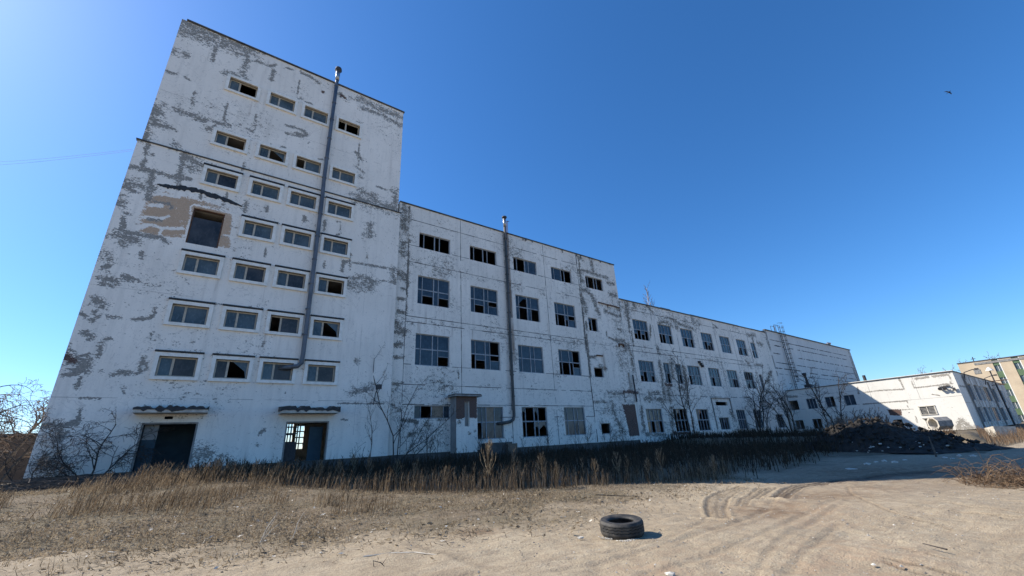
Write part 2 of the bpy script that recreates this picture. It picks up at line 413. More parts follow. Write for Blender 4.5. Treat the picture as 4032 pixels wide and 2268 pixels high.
# grass side of the road edge: left of the line (higher y)
edge_y = np.interp(GX, [p[0] for p in ROAD], [p[1] for p in ROAD])
side = np.where(GY > edge_y, rd, -rd)
wob = (vnoise(GX, GY, 1, 1.7) - .5) * 2.4 + (vnoise(GX, GY, 2, .6) - .5) * 1.1
wob = wob + (vnoise(GX, GY, 8, .35) - .5) * 1.0
grass = sstep(-2.0, 3.2, side + wob) * .92
grass = np.where(GX > 36, np.where(GY > 5.4 - .02 * GX, 1, grass), grass)
bumpz = (vnoise(GX, GY, 3, 2.6) - .5) * .09 + (vnoise(GX, GY, 4, .8) - .5) * .045 + (vnoise(GX, GY, 5, .25) - .5) * .03 + (vnoise(GX, GY, 6, .13) - .5) * .022 * (.6 + grass)
zz = zz + np.where(near, bumpz, 0)
dark = np.zeros(GX.shape); damp_shade = np.zeros(GX.shape); pink = np.zeros(GX.shape)
fx0, fx1 = np.searchsorted(gx, 1.0), np.searchsorted(gx, 24.0); fy0, fy1 = np.searchsorted(gy, 0.0), np.searchsorted(gy, 14.0)
sx = GX[fy0:fy1, fx0:fx1]; sy = GY[fy0:fy1, fx0:fx1]; sz = zz[fy0:fy1, fx0:fx1]; sk = dark[fy0:fy1, fx0:fx1]
wig = (vnoise(sx, sy, 9, .16) - .5) * .05
for pts, w, dp, dk in RUTS:
    d, _ = poly_dist(sx + wig, sy + wig, pts)
    u = d / w
    sz -= dp * np.exp(-u * u) - dp * .55 * np.exp(-(u - 1.9) ** 2 * 2)
    np.maximum(sk, dk * np.exp(-u * u * .9), out=sk)
for lst, arr in ((DAMP_SHADE, damp_shade), (PINK, pink)):
    for p, r, s_ in lst:
        cx, cy = on_z(*p)
        arr[:] = np.maximum(arr, s_ * np.exp(-((GX - cx) ** 2 + (GY - cy) ** 2) / (r * r * 1.3)))
ny, nx = GX.shape
verts = np.stack([GX.ravel(), GY.ravel(), zz.ravel()], 1)
ii = np.arange(ny * nx).reshape(ny, nx)
faces = np.stack([ii[:-1, :-1].ravel(), ii[:-1, 1:].ravel(), ii[1:, 1:].ravel(), ii[1:, :-1].ravel()], 1)
me = bpy.data.meshes.new('ground')
me.vertices.add(len(verts)); me.vertices.foreach_set('co', verts.ravel())
me.loops.add(faces.size); me.loops.foreach_set('vertex_index', faces.ravel().astype(np.int32))
me.polygons.add(len(faces)); me.polygons.foreach_set('loop_start', np.arange(0, faces.size, 4, dtype=np.int32))
me.polygons.foreach_set('use_smooth', np.ones(len(faces), bool))
me.update(); me.validate()
ca = me.color_attributes.new('wear', 'FLOAT_COLOR', 'POINT')
ca.data.foreach_set('color', np.stack([grass.ravel(), damp_shade.ravel(), pink.ravel(), dark.ravel()], 1).ravel().astype(np.float32))

def ground_material():
    t = NT('sandy_ground'); gr, dm, pk, dk = t.attr('wear')
    co = t.coord()
    n1 = t.noise(.5, 6, co); n2 = t.noise(4, 6, co); n3 = t.noise(38, 4, co); n4 = t.noise(11, 5, t.coord((1, 1, 1)), .7)
    sand = t.mix(t.ramp(n1, .35, .65), (.40, .332, .232), (.325, .262, .18))
    sand = t.mix(t.ramp(n2, .42, .72, 0, .55), sand, (.26, .20, .14))
    sand = t.mix(t.ramp(n3, .50, .68, 0, .75), sand, (.18, .138, .096))
    sand = t.mix(t.ramp(n3, .22, .40, .55, 0), sand, (.52, .44, .33))
    sand = t.mix(t.ramp(t.noise(1.4, 7, t.coord((1, 1.6, 1)), .68, .8), .5, .68, 0, .5), sand, (.46, .385, .28))
    sand = t.mix(t.ramp(t.noise(14, 6, co, .7), .54, .70, 0, .7), sand, (.20, .155, .108))
    st = t.noise(1.0, 7, t.coord((.55, 4.5, 1)), .68, 1.2)
    sand = t.mix(t.ramp(st, .54, .68, 0, .55), sand, (.235, .18, .125)); sand = t.mix(t.ramp(st, .30, .44, .5, 0), sand, (.50, .42, .31))
    sand = t.mix(t.ramp(t.noise(60, 3, co, .6), .60, .68, 0, .7), sand, (.11, .085, .06))
    sand = t.mix(t.ramp(t.noise(.22, 5, co, .6), .42, .6, 0, .45), sand, (.27, .215, .15))
    sand = t.mix(t.math('MULTIPLY', pk, t.ramp(n2, .35, .65, 0, .6)), sand, (.385, .26, .165))
    sand = t.mix(t.math('MULTIPLY', dm, t.ramp(n2, .35, .55, .3, .95)), sand, (.16, .105, .065))
    sand = t.mix(t.math('MULTIPLY', dk, t.ramp(n4, .3, .6, .7, 1.0)), sand, (.06, .044, .034))
    soil = t.mix(t.ramp(n4, .38, .66), (.10, .078, .054), (.29, .23, .16))
    soil = t.mix(t.ramp(t.noise(1.1, 5, co, .6), .42, .62, 0, .7), soil, (.105, .078, .05))
    soil = t.mix(t.ramp(n1, .4, .62, 0, .5), soil, (.12, .105, .065))
    soil = t.mix(t.ramp(n3, .55, .7, 0, .5), soil, (.34, .28, .2))
    gm = t.ramp(t.math('ADD', gr, t.math('MULTIPLY', t.math('SUBTRACT', n4, .5), 1.5)), .25, .8)
    t.color(t.mix(gm, sand, soil)); t.rough(.97); t.b.inputs['Specular IOR Level'].default_value = .2
    t.bump(t.math('ADD', t.math('MULTIPLY', n3, .4), t.math('ADD', t.math('MULTIPLY', n4, .65), t.math('MULTIPLY', st, .35))), .72, .055)
    return t.mat
M['ground'] = ground_material()
me.materials.append(M['ground'])
g_ob = link('ground', me); tag(g_ob, 'pale sandy yard with curved tyre ruts and a dead grass verge', 'ground', kind='structure')

# ------------------------------------------------------------------ building helpers
def paint(u, z, segs, base=(0, 0, 0, 0), base_fn=None):
    f = np.zeros((4,) + u.shape)
    for c in range(4): f[c] += base[c]
    if base_fn is not None: f[0] += base_fn(u, z)
    for ch, pts, w, s in segs:
        c = 'RGBA'.index(ch)
        if s < 0:
            d, _ = poly_dist(u, z, pts if len(pts) > 1 else [pts[0], pts[0]]); f[c] = f[c] + s * np.clip(1.2 - .6 * d / w, 0, 1); continue
        if len(pts) == 1: d = np.hypot(u - pts[0][0], z - pts[0][1])
        elif w < 0:      # filled polygon (even-odd) with a soft rim
            ins = np.zeros(u.shape, bool); P = pts; j = len(P) - 1
            for i in range(len(P)):
                xi, zi = P[i]; xj, zj = P[j]
                k = ((zi > z) != (zj > z)) & (u < (xj - xi) * (z - zi) / (zj - zi + 1e-12) + xi)
                ins ^= k; j = i
            d, _ = poly_dist(u, z, list(P) + [P[0]])
            val = np.where(ins, np.clip(.5 + d / -w * .5, 0, .82), np.clip(.5 - d / -w * .5, 0, 1)) * s
            f[c] = np.maximum(f[c], val); continue
        else: d, _ = poly_dist(u, z, pts)
        wide = ch == 'R' and w > .21
        f[c] = np.maximum(f[c], s * (.80 if wide else 1) * np.clip(.84 - .36 * d / (w * (1.15 if wide else .8 if ch == 'R' else 1)), 0, 1))
    return np.clip(f, 0, 1)

def wall(name, parent, axis, const, u0, u1, z0, z1, holes, depth, step, mat, segs=(), base=(0, 0, 0, 0), base_fn=None, lines=None, jm='joint', sign=1):
    us = set(np.round(np.linspace(u0, u1, max(2, int((u1 - u0) / step) + 1)), 4)); zs = set(np.round(np.linspace(z0, z1, max(2, int((z1 - z0) / step) + 1)), 4))
    for h in holes: us |= {round(h[0], 4), round(h[1], 4)}; zs |= {round(h[2], 4), round(h[3], 4)}
    us = np.array(sorted(us)); zs = np.array(sorted(zs))
    us = us[np.concatenate([[True], np.diff(us) > 1e-4])]; zs = zs[np.concatenate([[True], np.diff(zs) > 1e-4])]
    U, Zg = np.meshgrid(us, zs)
    f = paint(U, Zg, segs, base, base_fn)
    cu = (us[:-1] + us[1:]) / 2; cz = (zs[:-1] + zs[1:]) / 2
    CU, CZ = np.meshgrid(cu, cz); keep = np.ones(CU.shape, bool)
    for h in holes: keep &= ~((CU > h[0]) & (CU < h[1]) & (CZ > h[2]) & (CZ < h[3]))
    ii = np.arange(U.size).reshape(U.shape)
    q = np.stack([ii[:-1, :-1][keep], ii[:-1, 1:][keep], ii[1:, 1:][keep], ii[1:, :-1][keep]], 1)
    used = np.unique(q); remap = -np.ones(U.size, int); remap[used] = np.arange(len(used)); q = remap[q]
    mk = (lambda u, z, d: (u, const + sign * d, z)) if axis == 'y' else (lambda u, z, d: (const + sign * d, u, z))
    mb = MB()
    mb.v = [mk(float(a), float(b), 0.0) for a, b in zip(U.ravel()[used], Zg.ravel()[used])]
    mb.f = [tuple(int(i) for i in r) for r in q]; mb.m = [0] * len(mb.f); nfr = len(mb.v)
    for a, b, c, d in holes:
        mb.quad(mk(a, c, 0), mk(b, c, 0), mk(b, c, depth), mk(a, c, depth)); mb.quad(mk(a, d, 0), mk(a, d, depth), mk(b, d, depth), mk(b, d, 0))
        mb.quad(mk(a, c, 0), mk(a, c, depth), mk(a, d, depth), mk(a, d, 0)); mb.quad(mk(b, c, 0), mk(b, d, 0), mk(b, d, depth), mk(b, c, depth))
    cols = np.zeros((len(mb.v), 4), np.float32)
    cols[:nfr] = f.reshape(4, -1)[:, used].T
    ncol = len(mb.v)
    if lines:
        r = random.Random(hash(name) % 1000 + int(u0 * 7))
        for (a, b, c, d, w) in lines:                 # joint lines, broken up where later filling survives
            L = math.hypot(b - a, d - c); n = max(1, int(L / .7))
            for k in range(n):
                if r.random() < .14: continue
                t0 = k / n; t1 = (k + 1) / n
                p = (a + (b - a) * t0, c + (d - c) * t0); e = (a + (b - a) * t1, c + (d - c) * t1)
                mu, mz = (p[0] + e[0]) / 2, (p[1] + e[1]) / 2
                if any(h[0] - .05 < mu < h[1] + .05 and h[2] - .05 < mz < h[3] + .05 for h in holes): continue
                ww = w * r.uniform(.5, 1.15) / 2
                if abs(b - a) > abs(d - c): quad = [(p[0], p[1] - ww), (e[0], e[1] - ww * r.uniform(.7, 1.2)), (e[0], e[1] + ww), (p[0], p[1] + ww * r.uniform(.7, 1.2))]
                else: quad = [(p[0] - ww, p[1]), (p[0] + ww, p[1]), (e[0] + ww * r.uniform(.7, 1.2), e[1]), (e[0] - ww, e[1])]
                mb.quad(*[mk(x, z, -.004) for x, z in quad], mi=1)
    me = mb.mesh(name, [mat, M[jm]])
    ca = me.color_attributes.new('wear', 'FLOAT_COLOR', 'POINT')
    c2 = np.zeros((len(mb.v), 4), np.float32); c2[:ncol] = cols
    ca.data.foreach_set('color', c2.ravel())
    return link(name, me, parent)

def shell(parent, x0, x1, y0, y1, z0, z1, floors, holes_back=(), back_y=None, side_mat=None, left_x=None):
    """side and back walls, roof slab, floor slabs and inner lining of a building whose front wall is separate"""
    s = MB()
    s.box(x0, x0 + .3, y0 + .01, y1, 0, z1 - .3); s.box(x1 - .3, x1, y0 + .01, y1, 0, z1 - .3)
    if not holes_back: s.box(x0 + .3, x1 - .3, y1 - .3, y1, 0, z1 - .3)
    else:
        xs = sorted({x0 + .3, x1 - .3} | {h[0] for h in holes_back} | {h[1] for h in holes_back}); zs = sorted({0, z1 - .3} | {h[2] for h in holes_back} | {h[3] for h in holes_back})
        for a, b in zip(xs[:-1], xs[1:]):
            for c, d in zip(zs[:-1], zs[1:]):
                if not any(h[0] <= a and b <= h[1] and h[2] <= c and d <= h[3] for h in holes_back): s.box(a, b, y1 - .3, y1, c, d)
    s.build('side_wall', side_mat or M['concrete'], parent)
    r = MB(); r.box(x0, x1, y0 + .01, y1, z1 - .3, z1 - .02); r.build('roof', M['felt'], parent)
    f = MB()
    for z in floors: f.box(x0 + .3, x1 - .3, y0 + .32, y1 - .3, z - .25, z)
    f.build('floor_slab', M['interior'], parent)

def tower_window(parent, x0, x1, z0, z1, Y, st, cap=True):
    """white raised surround, two-light frame; st = two letters: g glass, d open, h half broken"""
    s = MB(); w = .235; p = .14
    s.box(x0, x1, Y - p, Y + .02, z1 - w, z1); s.box(x0, x1, Y - p - .02, Y + .02, z0, z0 + w * .9)
    s.box(x0, x0 + w, Y - p + .002, Y + .02, z0 + w * .9, z1 - w); s.box(x1 - w, x1, Y - p + .002, Y + .02, z0 + w * .9, z1 - w)
    a, b, c, d = x0 + w, x1 - w, z0 + w * .9, z1 - w; yf = Y + .16
    fw = .10
    s.box(a, b, yf, yf + .08, d - fw, d, 1); s.box(a, b, yf, yf + .08, c, c + fw, 1)
    s.box(a, a + fw, yf, yf + .08, c + fw, d - fw, 1); s.box(b - fw, b, yf, yf + .08, c + fw, d - fw, 1)
    mx = a + (b - a) * .37
    s.box(mx - .065, mx + .065, yf - .02, yf + .08, c + fw, d - fw, 1)
    o = s.build('window', [M['trim'], M['cream']], parent)
    g = MB(); k_ = MB(); r = random.Random(int(x0 * 100 + z0 * 37))
    for k, (q0, q1) in enumerate(((a + fw, mx - .055), (mx + .055, b - fw))):
        y = yf + .035; t = st[k]
        if t == 'g': g.box(q0, q1, y, y + .008, c + fw, d - fw)
        elif t == 'k': k_.box(q0, q1, y, y + .008, c + fw, d - fw)
        elif t == 'h':
            zc = d - fw - (d - c) * .35
            g.poly([(q1, y, d - fw), (q0 + (q1 - q0) * .2, y, d - fw), (q1 - (q1 - q0) * .1, y, c + (d - c) * .45), (q1, y, c + fw)])
            g.poly([(q1, y + .008, d - fw), (q0 + (q1 - q0) * .2, y + .008, d - fw), (q1 - (q1 - q0) * .1, y + .008, c + (d - c) * .45), (q1, y + .008, c + fw)])
    if g.v: g.build('glass', M['glass_clean'], o)
    if k_.v: k_.build('sooty_glass', M['hatch_glass'], o)
    k = MB(); k.box(a + .01, b - .01, yf - .10, yf - .002, c + .003, c + .04)
    k.build('sill', M['drip'], o)
    if cap:
        k = MB(); k.box(x0 - .05, x1 + .05, Y - .2, Y + .01, z1 + .05, z1 + .14); k.build('drip_cap', M['drip'], o)
    return o

def sash_window(parent, x0, x1, z0, z1, Y, rows, cols=(.16, .34, .16, .34), split=.5, lean=0):
    """weathered timber window of several lights; rows = strings of g glass, d open, h half, b boarded, q top part glass"""
    s = MB(); yf = Y + .14; fw = .075; dp = .09
    s.box(x0, x1, yf, yf + dp, z1 - fw, z1); s.box(x0, x1, yf, yf + dp, z0, z0 + fw)
    s.box(x0, x0 + fw, yf, yf + dp, z0 + fw, z1 - fw); s.box(x1 - fw, x1, yf, yf + dp, z0 + fw, z1 - fw)
    W = x1 - x0; xs = [x0]
    for c in cols: xs.append(xs[-1] + W * c)
    xs[-1] = x1
    zs = [z0, z1] if len(rows) == 1 else [z0, z0 + (z1 - z0) * split, z1]
    for k in range(1, len(cols)):
        h = .05 if k == 2 or len(cols) < 4 else .032
        s.box(xs[k] - h, xs[k] + h, yf - .012, yf + dp, z0 + fw, z1 - fw)
    if len(rows) == 2:
        for k in range(len(cols)):
            a = xs[k] + (fw if k == 0 else .05); b = xs[k + 1] - (fw if k == len(cols) - 1 else .05)
            s.box(a, b, yf + .004, yf + dp, zs[1] - .055, zs[1] + .055)
    gl = {'g': MB(), 'b': MB()}; r = random.Random(int(x0 * 91 + z0 * 13))
    for ri, row in enumerate(rows):
        c, d = (zs[-2], zs[-1]) if ri == 0 else (zs[0], zs[1])
        for k, t in enumerate(row):
            a = xs[k] + .04; b = xs[k + 1] - .04; y = yf + .045 + r.uniform(-.004, .004)
            c2, d2 = c + .045, d - .045
            if t == 'g': gl['g'].box(a, b, y, y + .006, c2, d2)
            elif t == 'b': gl['b'].box(a, b, y, y + .02, c2, d2)
            elif t == 'q':
                zz_ = d2 - (d2 - c2) * .36; gl['g'].box(a, b, y, y + .006, zz_, d2); s.box(a, b, yf + .006, yf + dp, zz_ - .05, zz_ - .004)
            elif t == 'h':
                zz_ = d2 - (d2 - c2) * .36; gl['g'].box(a, b, y, y + .006, c2, zz_ - .055); s.box(a, b, yf + .006, yf + dp, zz_ - .05, zz_ - .004)
            elif t == 's':     # jagged remnant
                pts = [(a, d2), (b, d2), (b, d2 - (d2 - c2) * r.uniform(.2, .6)), (a + (b - a) * r.uniform(.4, .7), d2 - (d2 - c2) * r.uniform(.1, .35)), (a, d2 - (d2 - c2) * r.uniform(.3, .8))]
                for q in (0, .006): gl['g'].poly([(p, y + q, z) for p, z in pts])
    o = s.build('window', M['wood'], parent)
    if gl['g'].v: gl['g'].build('glass', M['glass'], o)
    if gl['b'].v: gl['b'].build('boarding', M['board'], o)
    return o

def drainpipe(parent, name, pts, r, mat, rings, caps=None):
    mb = MB(); mb.tube(pts, r, 12, 0, True)
    for p in rings: mb.tube([(p[0], p[1], p[2] - .05), (p[0], p[1], p[2] + .05)], r * 1.22, 12, 0, True)
    o = mb.build(name, mat, parent, True)
    return o

# ------------------------------------------------------------------ tower block
YT, YU, YM = 35.1, 35.32, 35.5
def PT(*pts): return [on_y(*p, YT) for p in pts]
def z1l(*p): return [on_y(*Z1(*q), YT) for q in p]
def z2l(*p): return [on_y(*Z2(*q), YT) for q in p]
tower = thing('tower_building', 'tall white tower with rows of small wide windows and a full height drainpipe', 'building', (2.7, YT, 0))
XC = [v * YT for v in (-.0901, -.018, -.0026, .0679, .0785, .1498, .1652, .2368)]
ZR_ = [v * YT + EYE for v in (.8897, .8399, .7234, .6766, .6176, .5693, .5118, .4625, .4049, .3558, .2985, .2483, .1951, .1448)]
STATE = {'A': ['gd', 'gg', 'gg', 'dd'], 'B': ['gd', 'gh', 'dg', 'gg'], 'C': ['gk', 'gg', 'gg', 'gg'], 'D': [None, 'gg', 'gg', 'gg'],
         'E': ['gg', 'gk', 'gk', 'gd'], 'F': ['gg', 'gg', 'dk', 'gh'], 'G': ['gk', 'kh', 'gk', 'gk']}
upper_segs, lower_segs = [], []
def seg(ch, pts, w, s=1.0): (upper_segs if False else SEGS).append((ch, pts, w, s))
SEGS = []
for pts, w in (([(1090, 135), (1290, 225), (1480, 295)], .75), ([(1075, 180), (1250, 235)], .5), ([(1480, 290), (1450, 425)], .22), ([(1285, 265), (1262, 365)], .16), ([(1292, 265), (1460, 335)], .12),
               ([(1030, 300), (1095, 322)], .28), ([(990, 425), (1055, 442)], .15), ([(1095, 455), (1128, 480)], .1), ([(1158, 540), (1150, 590), (1135, 645)], .1), ([(925, 645), (898, 720)], .5),
               ([(870, 733), (950, 740), (1040, 770)], .2), ([(885, 775), (862, 830)], .3), ([(1050, 655), (1140, 685), (1225, 712)], .26), ([(1150, 705), (1215, 720)], .2), ([(1275, 725), (1365, 748)], .2), ([(1242, 765)], .3),
               ([(1352, 610), (1330, 712)], .1), ([(1350, 437), (1455, 455)], .28), ([(1628, 420), (1612, 472)], .2), ([(1780, 478), (1768, 565)], .08), ([(1700, 405), (1738, 412)], .15), ([(1790, 430), (1840, 455), (1895, 492)], .2),
               ([(1640, 385), (1605, 395), (1520, 362)], .14), ([(1700, 742), (1790, 770), (1830, 800), (1790, 812), (1700, 792)], .15), ([(1760, 790), (1800, 805)], .2), ([(2140, 590), (2240, 640), (2390, 700)], .38), ([(2150, 640), (2260, 680), (2385, 745)], .26),
               ([(2135, 850), (2130, 980)], .09), ([(2110, 900), (2155, 950)], .14), ([(2120, 1180), (2240, 1215), (2355, 1250)], .5), ([(2150, 1140), (2230, 1175)], .35), ([(2353, 1140), (2348, 1235)], .35), ([(2240, 1110), (2300, 1130)], .12),
               ([(2115, 990), (2165, 1025)], .13), ([(2140, 1042)], .22), ([(1470, 765), (1500, 780)], .16), ([(2075, 570), (2090, 580)], .12), ([(2115, 590), (2130, 600)], .1), ([(1240, 770), (1300, 730)], .13), ([(2180, 960)], .12), ([(1835, 850)], .12), ([(1525, 680), (1510, 770)], .09)):
    SEGS.append(('R', z1l(*pts), w, 1.0))
SEGS.append(('R', z1l((2020, 560), (2060, 588)), .26, 1.0)); SEGS.append(('B', z1l((2030, 570), (2055, 585)), .2, .5)); SEGS.append(('B', z1l((1920, 545)), .22, .55))
SEGS.append(('A', z1l((1505, 600), (1490, 690)), .2, .6))
for pts, w in (([(1085, 920), (1075, 1000), (1060, 1120)], .2), ([(880, 850), (850, 985)], .17), ([(770, 990), (900, 1015), (1075, 1065)], .2), ([(905, 1030), (880, 1180)], .2), ([(1100, 935), (1160, 960), (1225, 990)], .3), ([(1090, 990), (1180, 1010)], .24), ([(1100, 1055), (1130, 1065)], .15),
               ([(755, 1080), (820, 1105), (895, 1115)], .35), ([(735, 1110), (800, 1140)], .2), ([(700, 1160), (718, 1205)], .3), ([(740, 1265), (770, 1275)], .14), ([(1040, 855), (1045, 880)], .22), ([(905, 920)], .18), ([(1455, 960), (1440, 1010)], .12), ([(1350, 1150), (1330, 1220)], .13), ([(1190, 1180), (1195, 1140)], .1), ([(1465, 1215), (1455, 1255)], .2)):
    SEGS.append(('R', z1l(*pts), w, 1.0))
for pts, w in (([(735, 95), (725, 150), (760, 175), (960, 205), (995, 235)], .17), ([(690, 185), (800, 215)], .3), ([(730, 235)], .25), ([(585, 310), (660, 332)], .26), ([(845, 290), (838, 330)], .16), ([(615, 380), (650, 375)], .16), ([(620, 440), (660, 462), (700, 460)], .25), ([(610, 480), (650, 488)], .2), ([(738, 435), (770, 452), (818, 458)], .2), ([(860, 480), (940, 490)], .1),
               ([(570, 575), (610, 600)], .25), ([(555, 690), (600, 665)], .13), ([(640, 672), (720, 680)], .13), ([(790, 690), (880, 688), (910, 670), (922, 622)], .1), ([(652, 800), (618, 805), (612, 832)], .14), ([(600, 850), (580, 920)], .14), ([(560, 640), (550, 710)], .1), ([(500, 770), (545, 798)], .2), ([(520, 810), (560, 790)], .12), ([(475, 650), (530, 690)], .13), ([(900, 770), (895, 800)], .1),
               ([(400, 905), (440, 940)], .4), ([(390, 960), (500, 950)], .3), ([(380, 1020), (470, 1010)], .16), ([(460, 1000), (510, 975)], .2), ([(450, 985), (520, 1000)], .2), ([(480, 1040), (465, 1092)], .16), ([(470, 910), (530, 895)], .14), ([(600, 998), (620, 1000)], .1), ([(662, 1016), (780, 1010)], .15), ([(690, 1005), (770, 1000)], .12), ([(853, 920), (832, 985)], .14), ([(800, 1020), (870, 985)], .12), ([(850, 930), (880, 960)], .1), ([(738, 1095), (735, 1122)], .14),
               ([(470, 1160), (600, 1166)], .07), ([(478, 1225), (462, 1300)], .1), ([(465, 1302), (360, 1322), (255, 1322)], .18), ([(330, 1325), (385, 1375)], .25), ([(370, 1340), (350, 1400)], .2), ([(1812, 75), (1808, 105)], .2), ([(2000, 110), (2028, 112), (2022, 188), (1995, 190)], .08), ([(1932, 105), (1925, 160)], .14), ([(2203, 130), (2195, 192)], .3), ([(1930, 345), (1925, 390)], .09), ([(1580, 265), (1575, 318)], .1), ([(1590, 15), (1585, 50)], .1), ([(2160, 155), (2155, 210)], .08),
               ([(2030, 405), (2042, 350), (2080, 345)], .16), ([(2100, 352), (2190, 365), (2330, 392)], .13), ([(2085, 480), (2200, 478)], .5), ([(2100, 450), (2150, 440)], .26), ([(2180, 440), (2215, 475), (2195, 510)], .2), ([(2225, 460), (2345, 465)], .1), ([(2338, 395), (2342, 460)], .3), ([(2115, 935)], .22), ([(2080, 1127), (2150, 1110), (2200, 1095)], .24), ([(1565, 1345), (1545, 1370)], .15), ([(2010, 1190), (2280, 1190)], .07), ([(2030, 1286), (2065, 1288)], .08), ([(1530, 1437)], .12), ([(1695, 1130)], .1), ([(1140, 825)], .1), ([(1565, 830), (1560, 850)], .1), ([(2185, 290), (2180, 325)], .09), ([(2085, 300), (2080, 400)], .08), ([(1740, 780), (1680, 660)], .02)):
    SEGS.append(('R', z2l(*pts), w, 1.0))
SEGS.append(('R', [on_y(*ZA(x, y), YT) for x, y in ((1200, 700), (1270, 690), (1310, 730), (1400, 770))], .42, 1.0))
SEGS.append(('R', [on_y(*ZA(x, y), YT) for x, y in ((270, 760), (330, 780))], .5, 1.0))
SEGS.append(('R', [on_y(*ZA(x, y), YT) for x, y in ((1180, 790), (1578, 760))], .12, 1.0))
SEGS.append(('G', z1l((935, 1142), (1180, 1185), (1395, 1265)) + z2l((1378, 280), (1100, 205), (960, 205), (835, 170), (840, 110)) + z1l((870, 1190)), -.5, 1.0))
for fn, pts, w in ((z1l, [(900, 1222), (960, 1215)], .12), (z1l, [(870, 1290), (960, 1300), (1000, 1285)], .14), (z1l, [(930, 1150), (1060, 1170)], .1), (z1l, [(1140, 1225), (1110, 1400)], .09), (z1l, [(1150, 1215), (1240, 1232), (1390, 1268)], .10), (z1l, [(1250, 1190), (1400, 1235)], .14), (z2l, [(840, 140), (900, 125), (960, 150), (1090, 150)], .16), (z2l, [(1090, 240), (1200, 262), (1380, 285)], .13), (z2l, [(1330, 190), (1370, 200)], .1), (z2l, [(840, 205), (960, 215), (1100, 220)], .16), (z2l, [(960, 150), (955, 200)], .08), (z2l, [(900, 10), (960, 20)], .12), (z2l, [(1390, 60), (1380, 280)], .12)):
    SEGS.append(('G', fn(*pts), w * .62, -.7))
SEGS.append(('R', z2l((880, 95), (960, 105)), .12, 1)); SEGS.append(('R', z1l((1000, 1200), (1015, 1240)), .1, 1)); SEGS.append(('R', z1l((890, 1195), (1000, 1210), (1030, 1235)), .09, 1))
SEGS.append(('B', z2l((400, 905), (430, 935)), .3, .45))
def streaks(u, z): return .20 * sstep(.5, .85, vnoise(u, z, 21, 2.6)) - .03 - .05 * sstep(0, 4, u) * (1 - sstep(20, 26, z))
big = (on_y(*Z2(1155, 27), YT), on_y(*Z2(1300, 270), YT))
bx0, bx1, bz0, bz1 = -3.12, -1.17, 16.62, 19.58
holes_low, holes_up, wins = [], [], []
for r, k in enumerate('ABCDEFG'):
    for c in range(4):
        st = STATE[k][c]
        if st is None: continue
        Y = YU if k in 'AB' else YT; f_ = Y / YT
        x0, x1 = XC[2 * c] * f_, XC[2 * c + 1] * f_; z1_, z0_ = (ZR_[2 * r] - EYE) * f_ + EYE, (ZR_[2 * r + 1] - EYE) * f_ + EYE
        wins.append((x0, x1, z0_, z1_, Y, st, k))
        (holes_up if k in 'AB' else holes_low).append((x0 + .1, x1 - .1, z0_ + .1, z1_ - .1))
holes_low += [(bx0, bx1, bz0, bz1)]
rgd = random.Random(17)
for x0, x1, z0_, z1_, Y, st, k in wins:
    for q in range(rgd.randint(1, 3)):
        xq = rgd.choice((x0 + .1, x1 - .1, rgd.uniform(x0, x1))); L_ = rgd.uniform(.4, 1.6); SEGS.append(('A', [(xq, z0_), (xq + rgd.uniform(-.05, .05), z0_ - L_)], .07, rgd.uniform(.25, .5)))
    if rgd.random() < .6: xq = rgd.uniform(x0, x1); SEGS.append(('R', [(xq, z1_ + .05), (xq + rgd.uniform(.2, .7), z1_ + rgd.uniform(.05, .2))], .1, .9))
for q in range(16): xq = rgd.uniform(-7, 12.6); SEGS.append(('A', [(xq, 37), (xq, 37 - rgd.uniform(.6, 3))], .12, rgd.uniform(.25, .45)))
for q in range(26): xq = rgd.uniform(-7, 12.6); SEGS.append(('A', [(xq, 1.3), (xq + rgd.uniform(-.3, .3), 1.3 + rgd.uniform(.2, 1.2))], .3, rgd.uniform(.2, .45)))
ZB, ZL, ZTOP = 1.33, 24.0, 37.05
d1 = (-2.95, -.11, ZB, 4.12); d2 = (5.07, 8.02, ZB, 4.08)
holes_low += [d1, d2, (-1.92, -1.50, 4.32, 4.50)]
TX0, TX1 = -7.25, 12.76
tl = [(TX0, TX1, 5.6, 5.6, .03), (TX0, -2, 12.6, 12.6, .025), (9.9, 9.9, 3, 24, .018)]
wall('wall', tower, 'y', YT, TX0, TX1, ZB, ZL, holes_low, .32, .14, M['tower_wall'], SEGS, (.03, 0, 0, 0), streaks, [(a, b, c, d, w * .6) for a, b, c, d, w in tl])
wall('upper_wall', tower, 'y', YU, -7.08, 12.62, ZL + .02, ZTOP, holes_up, .3, .14, M['tower_wall'], [(c, [(u * YU / YT, (z - EYE) * YU / YT + EYE) for u, z in p], w, s) for c, p, w, s in SEGS], (.04, 0, 0, 0), streaks, [(-7, 12.6, 29.2, 29.2, .014)])
s = MB(); s.box(TX0, TX1, YT + .05, YT + .35, -.5, ZB - .004); s.build('plinth', M['plinth'], tower)
shell(tower, TX0 + .02, TX1 - .02, YT + .3, 49.0, 0, ZL, [1.3, 5.0, 8.7, 12.4, 16.1, 19.8], [(6.9, 7.75, 2.3, 5.2), (8.05, 8.8, 2.3, 4.6)], side_mat=M['trim'])
s = MB(); s.box(-7.05, -6.75, YU + .02, 49, ZL - .1, ZTOP - .3); s.box(12.3, 12.6, YU + .02, 49, ZL - .1, ZTOP - .3); s.box(-6.75, 12.3, 48.7, 49, ZL - .1, ZTOP - .3); s.build('upper_side_wall', M['trim'], tower)
s = MB(); s.box(-7.05, 12.6, YU + .02, 49, ZTOP - .3, ZTOP - .01); s.build('upper_roof', M['felt'], tower)
s = MB(); s.box(-6.7, 12.3, YU + .32, 48.7, 27.2, 27.45); s.build('upper_floor_slab', M['interior'], tower)
